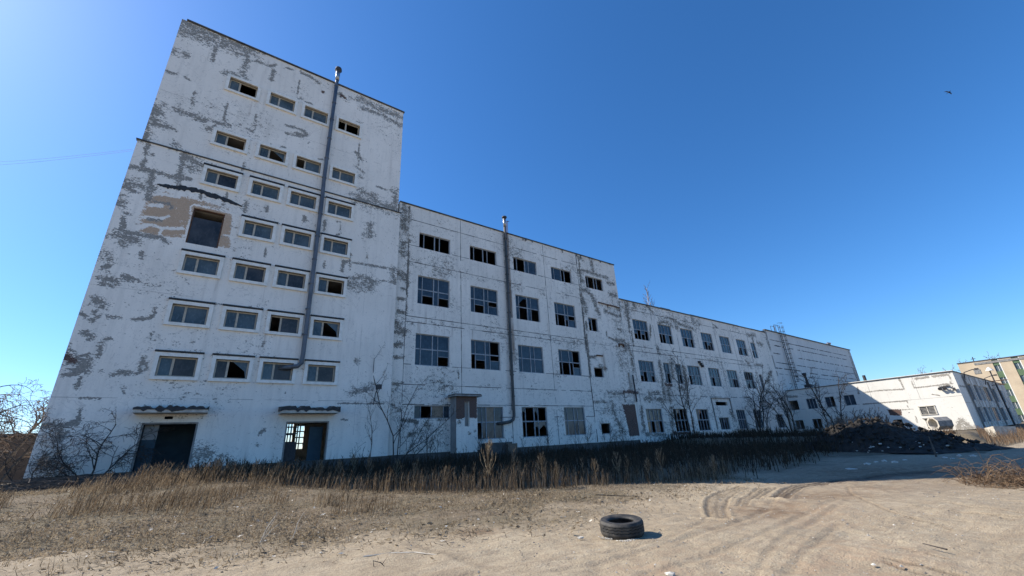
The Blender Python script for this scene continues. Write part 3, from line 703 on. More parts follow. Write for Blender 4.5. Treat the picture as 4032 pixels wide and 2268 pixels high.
s = MB(); s.box(-6.75, 12.72, YU - .12, YU + .3, ZTOP + .003, ZTOP + .13); s.box(-6.4, 12.72, YU - .06, YU + .2, ZTOP + .13, ZTOP + .2, 1); s.build('roof_coping', [M['coping'], M['trim']], tower)
s = MB(); s.box(TX0 - .08, TX1 + .06, YT - .1, YU - .003, ZL + .003, ZL + .08); s.build('ledge', M['coping'], tower)
for w in wins: tower_window(tower, *w[:6], cap=(w[6] != 'B' and w[6] != 'A') )
# big opening with rusty lining and a broken pane
s = MB(); fw = .09
s.box(bx0 + .004, bx1 - .004, YT + .1, YT + .2, bz1 - fw, bz1 - .004); s.box(bx0 + .004, bx0 + fw, YT + .1, YT + .2, bz0 + .004, bz1 - fw); s.box(bx1 - fw, bx1 - .004, YT + .1, YT + .2, bz0 + .004, bz1 - fw)
s.box(bx0 + fw, bx1 - fw, YT + 1.4, YT + 1.6, 18.4, 18.7)
o = s.build('loading_hatch', M['rust'], tower)
s = MB(); s.box(bx0 + fw, bx1 - fw, YT + .14, YT + .15, bz0 + .01, bz1 - .75); s.build('glass', M['hatch_glass'], o)
r = random.Random(4); s = MB(); C_ = smooth_line(z1l((935, 1097), (1010, 1112), (1100, 1122), (1200, 1143), (1330, 1185), (1440, 1228)), 9); n = len(C_)
up_ = [(.05 + .16 * math.sin(math.pi * min(1, (k + .5) / n * 1.05)) ** .6) * r.uniform(.6, 1.25) for k in range(n)]; dn_ = [(.03 + .15 * math.sin(math.pi * min(1, (k + .5) / n)) ** .6) * r.uniform(.3, 1.5) for k in range(n)]
for k in range(n - 1):
    (xa, za), (xb, zb) = C_[k], C_[k + 1]
    s.quad((xa, YT - .03, za - dn_[k]), (xb, YT - .03, zb - dn_[k + 1]), (xb, YT - .05, zb + up_[k + 1]), (xa, YT - .05, za + up_[k]))
    s.quad((xa, YT - .05, za + up_[k]), (xb, YT - .05, zb + up_[k + 1]), (xb, YT - .001, zb + up_[k + 1] + .03), (xa, YT - .001, za + up_[k] + .03))
    s.quad((xa, YT - .03, za - dn_[k]), (xa, YT - .001, za - dn_[k]), (xb, YT - .001, zb - dn_[k + 1]), (xb, YT - .03, zb - dn_[k + 1]))
s.build('felt_strip', M['felt'], tower)
for dr, blue in ((d1, 1), (d2, 0)):
    s = MB(); a, b, c, d = dr
    s.box(a + .003, a + .1, YT - .03, YT + .2, c + .003, d - .003); s.box(b - .1, b - .003, YT - .03, YT + .2, c + .003, d - .003); s.box(a + .1, b - .1, YT - .03, YT + .2, d - .1, d - .003)
    o = s.build('doorway', M['concrete'], tower)
    s = MB()
    if blue: s.box(a + .15, a + .85, YT + .5, YT + .58, c, d - 1.0); s.box(a + .15, a + .85, YT + .502, YT + .56, d - 1.0, d - .1, 1)
    else: s.box(b - 1.15, b - .2, YT + .9, YT + .98, c, d - .35)
    s.build('door_leaf', [M['blue_paint'], M['interior']], o)
    if not blue:
        s = MB(); s.box(a + .12, a + 1.0, YT + .8, YT + .88, c, c + 1.35)
        for x in (a + .12, a + .52, a + .96): s.box(x - .04, x + .04, YT + .8, YT + .88, c + 1.35, d - .12)
        for z in (c + 1.95, c + 2.4): s.box(a + .16, a + .92, YT + .805, YT + .875, z - .04, z + .04)
        s.build('glazed_partition', M['steel'], o)
s = MB(); s.box(-4.2, 2.2, YT + 3.0, YT + 3.1, 1.31, 4.7); s.build('inner_partition', M['blue_paint'], tower)
# backlit rear windows
s = MB()
for a, b, c, d in ((6.9, 7.75, 2.3, 5.2), (8.05, 8.8, 2.3, 4.6)):
    for z in np.linspace(c, d, 5): s.box(a, b, 48.72, 48.98, z - .05, z + .05)
    s.box((a + b) / 2 - .04, (a + b) / 2 + .04, 48.73, 48.97, c, d)
s.build('rear_window_bars', M['steel'], tower)
def canopy(x0, x1, z0, z1, seed):
    r = random.Random(seed); s = MB(); s.box(x0, x1, YT - 1.3, YT - .003, z0, z0 + (z1 - z0) * .45)
    o = s.build('canopy', M['white_concrete'], tower)
    f = MB(); n = 22
    xs = np.linspace(x0 - .03, x1 + .03, n + 1); zb = z0 + (z1 - z0) * .45 + .003
    hs = [zb + (z1 - z0) * r.uniform(.12, .7) for _ in xs]; lo = [zb - (r.uniform(0, .16) if r.random() < .5 else 0) for _ in xs]
    for k in range(n):
        a, b = xs[k], xs[k + 1]
        f.quad((a, YT - 1.34, lo[k]), (b, YT - 1.34, lo[k + 1]), (b, YT - 1.33, hs[k + 1]), (a, YT - 1.33, hs[k]))
        f.quad((a, YT - 1.33, hs[k]), (b, YT - 1.33, hs[k + 1]), (b, YT - .02, hs[k + 1] + .12), (a, YT - .02, hs[k] + .12))
        f.quad((a, YT - 1.31, lo[k]), (a, YT - .02, zb), (b, YT - .02, zb), (b, YT - 1.31, lo[k + 1]))
    f.quad((xs[0], YT - 1.34, lo[0]), (xs[0], YT - 1.33, hs[0]), (xs[0], YT - .02, hs[0] + .12), (xs[0], YT - .02, zb)); f.quad((xs[-1], YT - 1.34, lo[-1]), (xs[-1], YT - .02, zb), (xs[-1], YT - .02, hs[-1] + .12), (xs[-1], YT - 1.33, hs[-1]))
    f.build('roofing_felt', M['felt'], o)
canopy(-3.52 * .965, .28 * .965, 4.62, 5.02, 3); canopy(4.62 * .965, 8.72 * .965, 4.58, 5.02, 5)
px = 5.42
drainpipe(tower, 'drainpipe', [(px, YU - .32, 37.3), (px, YU - .32, 25), (px + .02, YT - .3, 23.4), (px + .12, YT - .3, 9.0), (px + .08, YT - .3, 8.35), (px - .15, YT - .25, 8.1), (4.7, YT - .15, 8.0), (4.1, YT + .3, 7.95)], .165, M['pipe'], [(px, YU - .32, z) for z in (36.5, 34.3, 32.2, 29.9, 27.6, 25.4)] + [(px + .05, YT - .3, z) for z in (21.5, 19.3, 17.1, 14.9, 12.7, 10.6)])
s = MB(); s.tube([(px, YU - .32, 37.3), (px, YU - .32, 38.5)], .2, 12, 0, True); s.tube([(px, YU - .32, 38.5), (px, YU - .32, 38.62), (px, YU - .32, 38.9)], [.22, .34, .3], 12, 1, True); s.build('pipe_cap', [M['zinc'], M['steel']], tower, True)
lx = 11.35
s = MB(); s.tube([(lx - .05, YT - .12, 5.3), (lx, YT - .3, 6.2), (lx + .05, YT - .75, 6.6)], .035, 6, 0, True); s.box(lx - .12, lx + .26, YT - 1.0, YT - .6, 6.5, 6.85); s.build('wall_lamp', M['steel'], tower)

# ------------------------------------------------------------------ middle block
def zl(fn, Y, *p): return [on_y(*fn(*q), Y) for q in p]
mid = thing('factory_block', 'four storey white panel block with big gridded windows beside the tower', 'building', (30, YM, 0))
MX0, MX1, MTOP = 12.79, 45.55, 25.55
SEGS = []
for pts, w in (([(200, 250), (200, 380)], .55), ([(200, 400), (195, 440)], .35), ([(195, 550), (190, 620)], .5), ([(180, 650), (200, 655)], .18), ([(150, 800), (200, 830)], .5), ([(180, 930), (210, 940)], .18), ([(150, 1015), (200, 1022)], .2), ([(140, 1120), (190, 1130)], .2), ([(130, 1230), (190, 1290)], .45), ([(120, 1395), (180, 1400)], .24), ([(215, 830), (225, 900)], .2),
               ([(240, 240), (215, 1190)], .09), ([(1650, 660), (1690, 690)], .3), ([(1760, 690), (1780, 790)], .32), ([(1660, 770), (1780, 800), (1900, 840)], .22), ([(1670, 810), (1690, 870)], .5), ([(1900, 880), (1950, 890)], .28), ([(1920, 980), (1970, 985)], .38), ([(1680, 930), (1740, 960), (1790, 1020)], .4), ([(1680, 990), (1710, 1060), (1720, 1130)], .3), ([(1660, 680), (1720, 1440)], .16),
               ([(1800, 1060), (1830, 1150)], .4), ([(1880, 1120), (1960, 1150), (2040, 1160)], .3), ([(2000, 1050), (2050, 1170)], .35), ([(1990, 1270), (2050, 1290)], .26), ([(1720, 1210), (1730, 1280)], .2), ([(1980, 1360), (2030, 1400), (2060, 1449)], .45), ([(2100, 1360), (2120, 1430)], .3), ([(1910, 1340), (1980, 1370)], .16), ([(1890, 1290), (1895, 1330)], .12)):
    SEGS.append(('R', zl(Z3, YM, *pts), w, 1.0))
for pts, w in (([(1985, 85), (2060, 100), (2110, 140)], .45), ([(2070, 150), (2100, 220), (2125, 330)], .38), ([(1725, 40), (1745, 250), (1760, 390)], .2), ([(1905, 528), (1960, 535), (2030, 530)], .13), ([(1780, 600), (1925, 605)], .12), ([(1940, 620), (1965, 720)], .4), ([(1970, 740), (2040, 860)], .4), ([(2120, 480), (2160, 600)], .4), ([(2040, 530), (2050, 600)], .14), ([(645, 330), (652, 400)], .1), ([(190, 750), (300, 770)], .2), ([(480, 750), (540, 760)], .13), ([(380, 780), (420, 830)], .3), ([(240, 880), (330, 850)], .25), ([(110, 15), (190, 20)], .2), ([(110, 120), (190, 122)], .2), ([(110, 230), (180, 228)], .2), ([(100, 450), (180, 445)], .17), ([(2190, 670), (2240, 760)], .3), ([(1740, 230), (1800, 220)], .2), ([(1830, 300), (1890, 320)], .25)):
    SEGS.append(('R', zl(Z4, YM, *pts), w, 1.0))
SEGS.append(('B', zl(Z4, YM, (2020, 618), (2175, 622), (2205, 890), (2085, 890), (2050, 720)), -.3, .55))
SEGS.append(('B', zl(Z4, YM, (2040, 520), (2140, 515)), .35, .5))
SEGS.append(('A', zl(Z3, YM, (1090, 955), (1095, 1200), (1110, 1440)), .26, .95)); SEGS.append(('A', zl(Z4, YM, (1100, 20), (1115, 250)), .25, .8)); SEGS.append(('A', zl(Z3, YM, (315, 1220), (320, 1300)), .25, .8))
SEGS.append(('A', zl(Z4, YM, (1860, 215), (1880, 330)), .3, .8))
HJ = [4.25, 5.42, 7.15, 8.95, 12.95, 13.5, 19.15, 20.97, 23.9]
VJ = [13.93, 19.88, 25.72, 31.85, 37.75]
def mid_base(u, z):
    b = .02 + .22 * vnoise(u, z, 31, 2.2)
    for j in (4.9, 7.1, 12.8, 13.4, 18.6, 19.2, 23.2): b = b + .16 * np.exp(-((z - j) / .5) ** 2) * vnoise(u, z * .3, 32, 1.3)
    b = b + .08 * sstep(37.5, 38.2, u) + .06 * (1 - sstep(0, 3.5, z))
    b = b + .12 * (vnoise(u, z, 33, 3.0) > .62)
    return b
rows_z = [(2.25, 5.27), (8.92, 11.92), (14.9, 17.86), (20.93, 22.66)]
BX = [15.06, 21.05, 27.03, 32.97]
MW = []
top = ['dddd', 'dddd', 'ddgg', 'ggdd', 'dddd']; 
rgd = random.Random(18)
for q in range(46): xq = rgd.uniform(13, 45.3); zq = rgd.choice((25.4, 20.9, 14.9, 8.9, 19.1, 12.9, 7.1)); SEGS.append(('A', [(xq, zq), (xq + rgd.uniform(-.06, .06), zq - rgd.uniform(.5, 2.4))], .09, rgd.uniform(.25, .6)))
for q in range(40): xq = rgd.uniform(13, 45.3); SEGS.append(('A', [(xq, 1.3), (xq + rgd.uniform(-.4, .4), 1.3 + rgd.uniform(.2, 1.4))], .35, rgd.uniform(.2, .5)))
for k, x in enumerate(BX + [39.15]): MW.append((x, x + 3.55 - (.15 if k == 4 else 0), *rows_z[3], [top[k]], (.16, .34, .16, .34)))
r2 = [('gggg', 'gqgq'), ('gggg', 'gqgh'), ('gsgg', 'gdgd'), ('gggg', 'ddqh')]; r3 = [('gggg', 'gggq'), ('gggd', 'dqgh'), ('gggg', 'gggg'), ('gggd', 'dddh')]
for k, x in enumerate(BX):
    MW.append((x, x + 3.5, *rows_z[2], list(r2[k]), (.15, .35, .15, .35))); MW.append((x - .05, x + 3.5, *rows_z[1], list(r3[k]), (.16, .34, .16, .34)))
MW.append((15.1, 18.66, 4.2, 5.35, ['gdbg'], (.18, .30, .34, .18)))
MW.append((21.2, 24.62, *rows_z[0], ['ggbg', 'dggg'], (.28, .14, .29, .29)))
MW.append((27.0, 30.42, *rows_z[0], ['sdsd', 'ddss'], (.16, .34, .16, .34))); MW.append((32.95, 36.2, *rows_z[0], ['gggg', 'gggg'], (.16, .34, .16, .34)))
MW.append((38.73, 40.42, 14.85, 16.65, ['sd'], (.4, .6))); MW.append((38.7, 40.38, 8.9, 10.12, ['d'], (1.0,))); MW.append((38.72, 40.38, 2.22, 3.46, ['d'], (1.0,)))
mh = [(a, b, c, d) for a, b, c, d, *_ in MW] + [(45.02, 45.42, 7.55, 9.8)]
ml = [(13.95, 37.75, z, z, .075) for z in HJ] + [(37.8, 45.4, z, z, .035) for z in (4.9, 13.2, 19.1, 23.0)] + [(x, x, 1.4, MTOP - .1, .07) for x in VJ] + [(37.82, 37.82, 1.4, MTOP - .1, .11)]
wall('wall', mid, 'y', YM, MX0, MX1, 1.35, MTOP, mh, .3, .15, M['block_wall'], SEGS, (0, 0, 0, 0), mid_base, ml)
for a, b, c, d, rws, cols in MW: sash_window(mid, a, b, c, d, YM, rws, cols, .52)
s = MB(); s.box(MX0, MX1, YM + .05, YM + .35, -.5, 1.346); s.build('plinth', M['plinth'], mid)
shell(mid, MX0 + .03, MX1, YM + .3, 52, 0, MTOP, [1.3, 7.6, 13.4, 19.2])
s = MB()
for a, b in ((MX0 + .02, 25.3), (25.3, 31.9), (31.9, 45.62)): s.box(a, b - .01, YM - .1 - rng.uniform(0, .02), YM + .3, MTOP + .003, MTOP + .13 + rng.uniform(-.01, .02))
for k in range(9): 
    x = rng.uniform(28, 45); s.box(x, x + .1, YM - .1, YM - .06, MTOP - rng.uniform(.15, .5), MTOP)
s.build('roof_coping', M['coping'], mid)
mx = 25.75
drainpipe(mid, 'drainpipe', [(mx + .05, YM - .3, 27.0), (mx, YM - .3, 5.0), (mx, YM - .3, 4.4), (mx - .12, YM - .3, 4.0), (mx - .5, YM - .28, 3.8), (24.5, YM - .2, 3.7), (24.0, YM + .2, 3.65)], .155, M['pipe_dark'], [(mx + .03, YM - .3, z) for z in (24.6, 22.3, 20.0, 17.7, 15.4, 13.1, 10.8, 8.5, 6.3)])
s = MB(); s.tube([(mx + .05, YM - .3, 26.2), (mx + .05, YM - .3, 27.35)], .18, 12, 0, True); s.tube([(mx + .05, YM - .3, 27.35), (mx + .05, YM - .3, 27.5), (mx + .05, YM - .3, 27.62)], [.2, .32, .28], 12, 1, True); s.build('pipe_cap', [M['zinc'], M['steel']], mid, True)
s = MB()
for dx in (.42, .58): s.tube([(mx + dx, YM - .12, 14.9), (mx + dx, YM - .14, 26.6), (mx + dx + .05, YM - .14, 27.2), (mx + dx + .3, YM - .14, 27.3)], .032, 6, 0, True)
s.build('conduit_pipe', M['rust'], mid)
s = MB(); s.tube([(41.0, YM - .12, 19.05), (45.3, YM - .12, 18.9)], .07, 8, 0, True); s.tube([(42.8, YM - .12, 18.9), (42.8, YM - .12, 18.5)], .05, 6); s.tube([(45.2, YM - .12, 18.9), (45.2, YM - .12, 18.4)], .05, 6); s.build('rusty_pipe', M['rust'], mid)
s = MB(); s.box(44.0, 45.0, YM - .18, YM - .003, 13.5, 13.62); s.box(44.0, 44.12, YM - .18, YM - .003, 13.2, 13.5); s.box(44.9, 45.0, YM - .18, YM - .003, 13.2, 13.5); s.box(39.4, 40.5, YM - .14, YM - .003, 11.6, 11.75); s.build('rusty_bracket', M['rust'], mid)
# brick porch
YP = 34.4; kx = YP / 35.5
bricks = NT('porch_brick'); 
_br = bricks.n.new('ShaderNodeTexBrick'); _br.inputs['Scale'].default_value = 4.2; _br.inputs['Color1'].default_value = (.23, .16, .11, 1); _br.inputs['Color2'].default_value = (.17, .12, .085, 1); _br.inputs['Mortar'].default_value = (.12, .11, .10, 1); _br.inputs['Mortar Size'].default_value = .025
_c = bricks.coord(); _s = bricks.n.new('ShaderNodeSeparateXYZ'); _k = bricks.n.new('ShaderNodeCombineXYZ'); bricks.l.new(_c, _s.inputs[0]); bricks.l.new(_s.outputs[0], _k.inputs[0]); bricks.l.new(_s.outputs[2], _k.inputs[1]); bricks.l.new(_s.outputs[1], _k.inputs[2]); bricks.l.new(_k.outputs[0], _br.inputs['Vector'])
bricks.color(_br.outputs['Color']); bricks.rough(.95); M['brick'] = bricks.mat
pp = wall('porch', mid, 'y', YP, 18.67, 20.9, 1.2, 6.05, [(19.55, 20.05, 3.42, 5.62)], .3, .12, M['block_wall'], [('B', [(18.6, 4.1), (18.9, 4.0), (19.5, 4.15), (20.9, 4.05), (20.9, 6.2), (18.6, 6.2)], -.15, .55), ('R', [(19.0, 3.8)], .25, 1), ('R', [(20.0, 2.8)], .2, 1), ('R', [(20.6, 3.0)], .15, 1)], (.1, 0, 0, 0))
s = MB(); s.box(18.67, 18.97, YP + .01, YM - .003, 0, 6.05); s.box(20.6, 20.9, YP + .01, YM - .003, 0, 6.05); s.box(18.97, 20.6, YP + .32, YP + .5, 0, 6.04); s.build('porch_side', M['interior'], mid)
s = MB(); s.box(18.35, 21.25, YP - .35, YM - .004, 6.054, 6.2); s.box(18.4, 21.2, YP - .33, YM - .02, 6.2, 6.28, 1); s.build('porch_roof', [M['concrete'], M['felt']], mid)
s = MB(); s.box(18.66, 20.92, YP + .004, YM, -.3, 1.196); s.box(22.0, 25.0, YP + .3, YM, -.2, 1.9); s.box(24.2, 25.3, YP - .1, YP + .28, -.2, 1.75, 1); s.build('brick_step', [M['plinth'], M['brick']], mid)

# ------------------------------------------------------------------ low block
low = thing('low_factory_block', 'three storey white block with square windows right of the four storey block', 'building', (68, YM, 0))
LX0, LX1, LTOP = 45.6, 90.5, 20.25
SEGS = []
for pts, w in (([(330, 300), (345, 470)], .6), ([(350, 480), (370, 640)], .3), ([(560, 350), (620, 420)], .3), ([(700, 540), (790, 540), (845, 580)], .35), ([(820, 490), (940, 560), (1080, 610)], .3), ([(880, 540), (900, 600)], .5), ([(230, 740), (290, 790), (340, 820)], .6), ([(350, 800), (390, 920), (410, 1070)], .38), ([(390, 640), (410, 800)], .2), ([(700, 990), (730, 1150), (760, 1400)], .4), ([(835, 1000), (850, 1130)], .55), ([(790, 1240), (820, 1400)], .6), ([(970, 1050), (1000, 1230), (1010, 1440)], .6), ([(930, 1260), (980, 1300)], .4),
               ([(1690, 680), (1770, 680)], .35), ([(1740, 700), (1755, 800)], .4), ([(1800, 770), (1850, 790)], .4), ([(1895, 640), (1910, 760)], .4), ([(1780, 1010), (1850, 1020)], .3), ([(1660, 960), (1720, 1030)], .3), ([(680, 820), (700, 880)], .4), ([(1350, 600), (1300, 560)], .15), ([(1060, 480), (1075, 530)], .3), ([(600, 570), (600, 700)], .2), ([(1950, 1090), (1910, 1200)], .5), ([(1940, 1330), (1990, 1390)], .7), ([(580, 1330), (700, 1320)], .3), ([(540, 1390), (720, 1400)], .35)):
    SEGS.append(('R', zl(Z5, YM, *pts), w, 1.0))
for pts, w in (([(840, 310), (850, 560)], .5), ([(500, 310), (530, 560)], .35), ([(1070, 420), (1090, 560)], .3), ([(1850, 110), (1990, 130)], .4), ([(560, 590), (760, 600)], .35), ([(1500, 350), (1540, 420)], .5)):
    SEGS.append(('R', zl(Z5b, YM, *pts), w, 1.0))
SEGS.append(('B', zl(Z5b, YM, (770, 40), (840, 50)), .35, .5)); SEGS.append(('B', zl(Z5b, YM, (1065, 440), (1085, 550)), .35, .45)); SEGS.append(('B', zl(Z5b, YM, (300, 130), (460, 130)), .35, .5)); SEGS.append(('B', zl(Z5b, YM, (860, 580), (1050, 590)), .4, .5))
SEGS.append(('A', zl(Z5b, YM, (430, 120), (470, 560)), .5, .5))
rgd = random.Random(19)
for q in range(50): xq = rgd.uniform(46, 90); zq = rgd.choice((20.1, 14.7, 8.7, 12.9, 7.0, 20.1)); SEGS.append(('A', [(xq, zq), (xq + rgd.uniform(-.08, .08), zq - rgd.uniform(.6, 2.8))], .14, rgd.uniform(.3, .65)))
def low_base(u, z):
    b = .03 + .22 * vnoise(u, z, 41, 2.2) + .14 * (vnoise(u, z, 43, 2.6) > .62)
    b = b + .2 * sstep(17.5, 19, z) * (1 - sstep(62, 68, u)) * vnoise(u, z * .4, 44, 1.0) * 1.3
    for j in (7.0, 12.9, 19.0): b = b + .16 * np.exp(-((z - j) / .5) ** 2) * vnoise(u, z * .3, 42, 1.3)
    return b + .10 * (1 - sstep(0, 3.0, z))
LW = []
l1 = [('gggg', 'qdqd'), ('gggg', 'ddgd'), ('gggg', 'gdgd'), ('gggg', 'gdqd'), ('gggg', 'gggg'), ('gggg', 'qdgd')]
for k, x in enumerate((47.9, 53.85, 59.75, 65.65, 71.57, 77.45)): LW.append((x, x + 3.42, 14.7, 17.66, list(l1[k]), (.26, .24, .26, .24)))
LW.append((82.9, 84.8, 14.55, 17.55, ['gg', 'dg'], (.5, .5)))
l2 = {47.75: ('gggg', 'qdgq'), 59.65: ('gggg', 'dggg'), 65.5: ('gggg', 'gdgg'), 71.43: ('gggg', 'ggdd'), 77.3: ('sdds', 'gsgd')}
for x, st in l2.items(): LW.append((x, x + 3.42, 8.72, 11.68, list(st), (.26, .24, .26, .24)))
LW.append((53.46, 54.95, 8.74, 11.7, ['gg', 'gd'], (.45, .55))); LW.append((56.4, 57.95, 8.74, 11.7, ['gg', 'gd'], (.5, .5))); LW.append((82.93, 84.2, 8.52, 11.46, ['gs', 'dd'], (.5, .5)))
for x, w, z1_, st in ((47.65, 3.5, 5.15, ['gggg', 'gdgd']), (53.8, 3.4, 5.18, ['dsdd', 'dddd']), (59.55, 3.3, 5.13, ['bsdd', 'dddd']), (65.65, 2.95, 3.88, ['ddsd']), (71.4, 3.0, 5.06, ['gggg', 'gggd']), (77.2, 3.0, 5.03, ['gdgg', 'ddgg'])):
    LW.append((x, x + w, 2.05, z1_, st, (.26, .24, .26, .24)))
LW.append((85.5, 88.5, 1.9, 4.3, ['ddd'], (.3, .35, .35)))
lh = [(a, b, c, d) for a, b, c, d, *_ in LW] + [(65.6, 69.2, 5.72, 6.28)]
ll = [(LX0 + .5, 82, z, z, .09) for z in (7.05, 12.9, 13.6, 19.0)] + [(x, x, 1.4, LTOP - .1, .08) for x in (46.85, 52.6, 58.5, 64.4, 70.3, 76.2, 82.2)] + [(82.25, 82.25, 1.4, LTOP, .09)]
wall('wall', low, 'y', YM + .02, LX0, LX1, 1.0, LTOP, lh, .3, .18, M['block_wall'], SEGS, (0, 0, 0, 0), low_base, ll)
for a, b, c, d, rws, cols in LW: sash_window(low, a, b, c, d, YM + .02, rws, cols, .5)
s = MB(); s.box(LX0, LX1, YM + .05, YM + .35, -.5, .996); s.build('plinth', M['plinth'], low)
shell(low, LX0 + .02, LX1, YM + .32, 54, 0, LTOP, [1.0, 7.4, 13.2])
s = MB(); x = LX0 + .02
for w in (2.2, 3.4, 4.1, 2.6, 5.5, 7.2, 9.0, 5.0, 5.9):
    h = rng.uniform(.0, .14); s.box(x, min(x + w, LX1) - .02, YM - .1, YM + .3, LTOP + .004, LTOP + .12 + h); x += w
s.build('roof_coping', M['coping'], low)
s = MB(); Yb = YM
s.box(64.35, 70.2, Yb - .16, Yb + .017, 6.78, 6.9); s.box(64.35, 64.55, Yb - .1, Yb + .017, 2.2, 6.78); s.box(70.0, 70.2, Yb - .1, Yb + .017, 4.6, 6.78)
s.build('panel_frame', M['concrete'], low)
s = MB()
for x_, z_ in ((62.9, 12.2), (63.6, 11.6), (63.3, 11.9)): s.box(x_, x_ + .3, YM - .35, YM + .015, z_, z_ + .35)
for p, q in ((9.3, 7.8),): s.tube([(45.8, YM - .2, 9.5), (45.8, YM - .2, 6.0)], .1, 8, 0, True)
s.build('wall_bracket', M['steel'], low)

# ------------------------------------------------------------------ windowless hall
hall = thing('windowless_hall', 'long windowless white hall with dark horizontal joints and a caged ladder', 'building', (115, YM, 0))
HX0, HX1, HTOP = 90.55, 141.0, 20.85
HL0 = [(92, 137.4, 19.0, 19.0, .12), (92, 98, 17.9, 17.9, .16), (100.5, 138, 17.9, 17.9, .12), (92, 96, 16.2, 16.2, .13), (104, 139, 16.0, 16.0, .13), (92, 139, 14.3, 14.3, .10), (91.3, 103, 13.15, 13.15, .14), (108, 138, 12.9, 12.9, .13), (92, 139, 12.0, 12.0, .07), (92, 139, 10.2, 10.2, .07)]
HL = [(a, b, c, d, w * 1.5) for a, b, c, d, w in HL0]
HL += [(x, x, 2, HTOP - .1, .05) for x in (100.0, 106.2, 112.4, 118.6, 124.8, 131)]
def hall_base(u, z): return .05 + .18 * vnoise(u, z, 51, 3) + .35 * sstep(138.3, 139.5, u)
wall('wall', hall, 'y', YM + .04, HX0, HX1, 1.0, HTOP, [(90.75, 91.25, 12.9, 15.6), (90.9, 91.35, 11.5, 12.5)], .3, .3, M['hall_wall'], [('R', [(91, 17), (91, 21)], .4, 1), ('R', [(90.7, 2), (91.5, 8)], .5, 1), ('R', [(139, 12), (138.6, 15.5)], .5, 1)], (0, 0, 0, 0), hall_base, HL, 'dark_joint')
s = MB(); s.box(HX0, HX1, YM + .05, YM + .35, -.5, .996); s.build('plinth', M['plinth'], hall)
shell(hall, HX0 + .02, HX1, YM + .34, 60, 0, HTOP, [1.0])
s = MB(); s.box(HX0 + .1, HX1 + .15, YM - .15, YM + .3, HTOP + .004, HTOP + .2); s.build('roof_coping', M['coping'], hall)
s = MB()
for x in (97.0, 97.8):
    s.tube([(x, YM - .3, 8.8), (x, YM - .3, 22.6), (x, YM + .5, 22.6), (x, YM + .5, 21.0)], .055, 6, 0, True)
for z in np.arange(9.2, 21.4, .4): s.tube([(97.0, YM - .3, z), (97.8, YM - .3, z)], .03, 5)
for z in np.arange(10.6, 23, .95):
    s.tube([(97.4 + .62 * math.cos(a) * 1.0, YM - .4 - .75 * math.sin(a), z) for a in np.linspace(0, math.pi, 9)], .035, 5)
for a in np.linspace(.3, math.pi - .3, 4): s.tube([(97.4 + .62 * math.cos(a), YM - .4 - .75 * math.sin(a), 10.6), (97.4 + .62 * math.cos(a), YM - .4 - .75 * math.sin(a), 22.4)], .028, 5)
s.tube([(95.4, YM - .2, 21.0), (95.4, YM - .2, 22.5), (97, YM - .2, 22.6)], .05, 5); s.tube([(95.4, YM + .5, 21.0), (95.4, YM + .5, 22.4), (97, YM + .5, 22.5)], .05, 5)
s.build('ladder', M['steel'], hall)
s = MB(); dx_, dz_ = on_y(*Z6(1048, 276), 38); s.tube([(dx_, 38, HTOP), (dx_, 38, dz_ - .2)], .06, 6); s.tube([(dx_, 37.9, dz_ - .45), (dx_, 38, dz_), (dx_, 38.2, dz_ + .45)], [.25, .75, .25], 10, 1, True); s.build('dish_aerial', [M['steel'], M['zinc']], hall)

# ------------------------------------------------------------------ annex
AX, AY, AT = 92.3, 11.78, 8.58
annex = thing('annex_building', 'low white annex at right, half in sunlight, standing across the end of the hall', 'building', (AX, 22, 0))
def xl(fn, *p): return [on_x(*fn(*q), AX) for q in p]
def xrect(fn, a, b): (y0, z0), (y1, z1) = on_x(*fn(*a), AX), on_x(*fn(*b), AX); return (min(y0, y1), max(y0, y1), min(z0, z1), max(z0, z1))
AW = [(33.85, 35.38, 4.93, 6.72, ['d'], (1.0,)), (30.8, 32.4, 4.9, 6.75, ['ggg'], (.33, .33, .34)), (27.9, 29.35, 4.95, 6.75, ['gd'], (.55, .45)), (24.85, 26.45, 4.95, 6.72, ['gg'], (.5, .5)), (33.85, 35.3, 1.4, 3.1, ['dd'], (.5, .5)), (30.9, 32.35, 1.35, 3.12, ['dd'], (.5, .5))]
ah = [w[:4] for w in AW] + [xrect(Z7, (482, 665), (632, 722)), xrect(Z7, (530, 770), (600, 850)), xrect(Z7, (255, 775), (360, 850))]
SEGS = []
for pts, w in (([(305, 415), (350, 505)], .12), ([(0, 540), (160, 520), (340, 512)], .12), ([(0, 640), (380, 610)], .1), ([(410, 410), (435, 495)], .08), ([(440, 500), (620, 480), (770, 462)], .1), ([(450, 420), (560, 405)], .2), ([(600, 400), (720, 385)], .2), ([(740, 365), (755, 460)], .1), ([(380, 620), (385, 680)], .06), ([(330, 690), (430, 680)], .09), ([(450, 745), (465, 800)], .1), ([(395, 712)], .14), ([(595, 555), (660, 565)], .12), ([(765, 665)], .1), ([(820, 850), (850, 780), (940, 850)], .35), ([(860, 840), (950, 860)], .5), ([(690, 480), (740, 478)], .25)):
    SEGS.append(('R', xl(Z7, *pts), w, 1.0))
SEGS.append(('R', xl(Z6, (560, 880), (680, 870)), .25, 1)); SEGS.append(('R', xl(Z6, (1380, 770), (1395, 840)), .14, 1)); SEGS.append(('R', xl(Z6, (1160, 890), (1200, 870)), .12, 1)); SEGS.append(('B', xl(Z7, (200, 685), (330, 680), (335, 740), (230, 740)), -.1, .5))
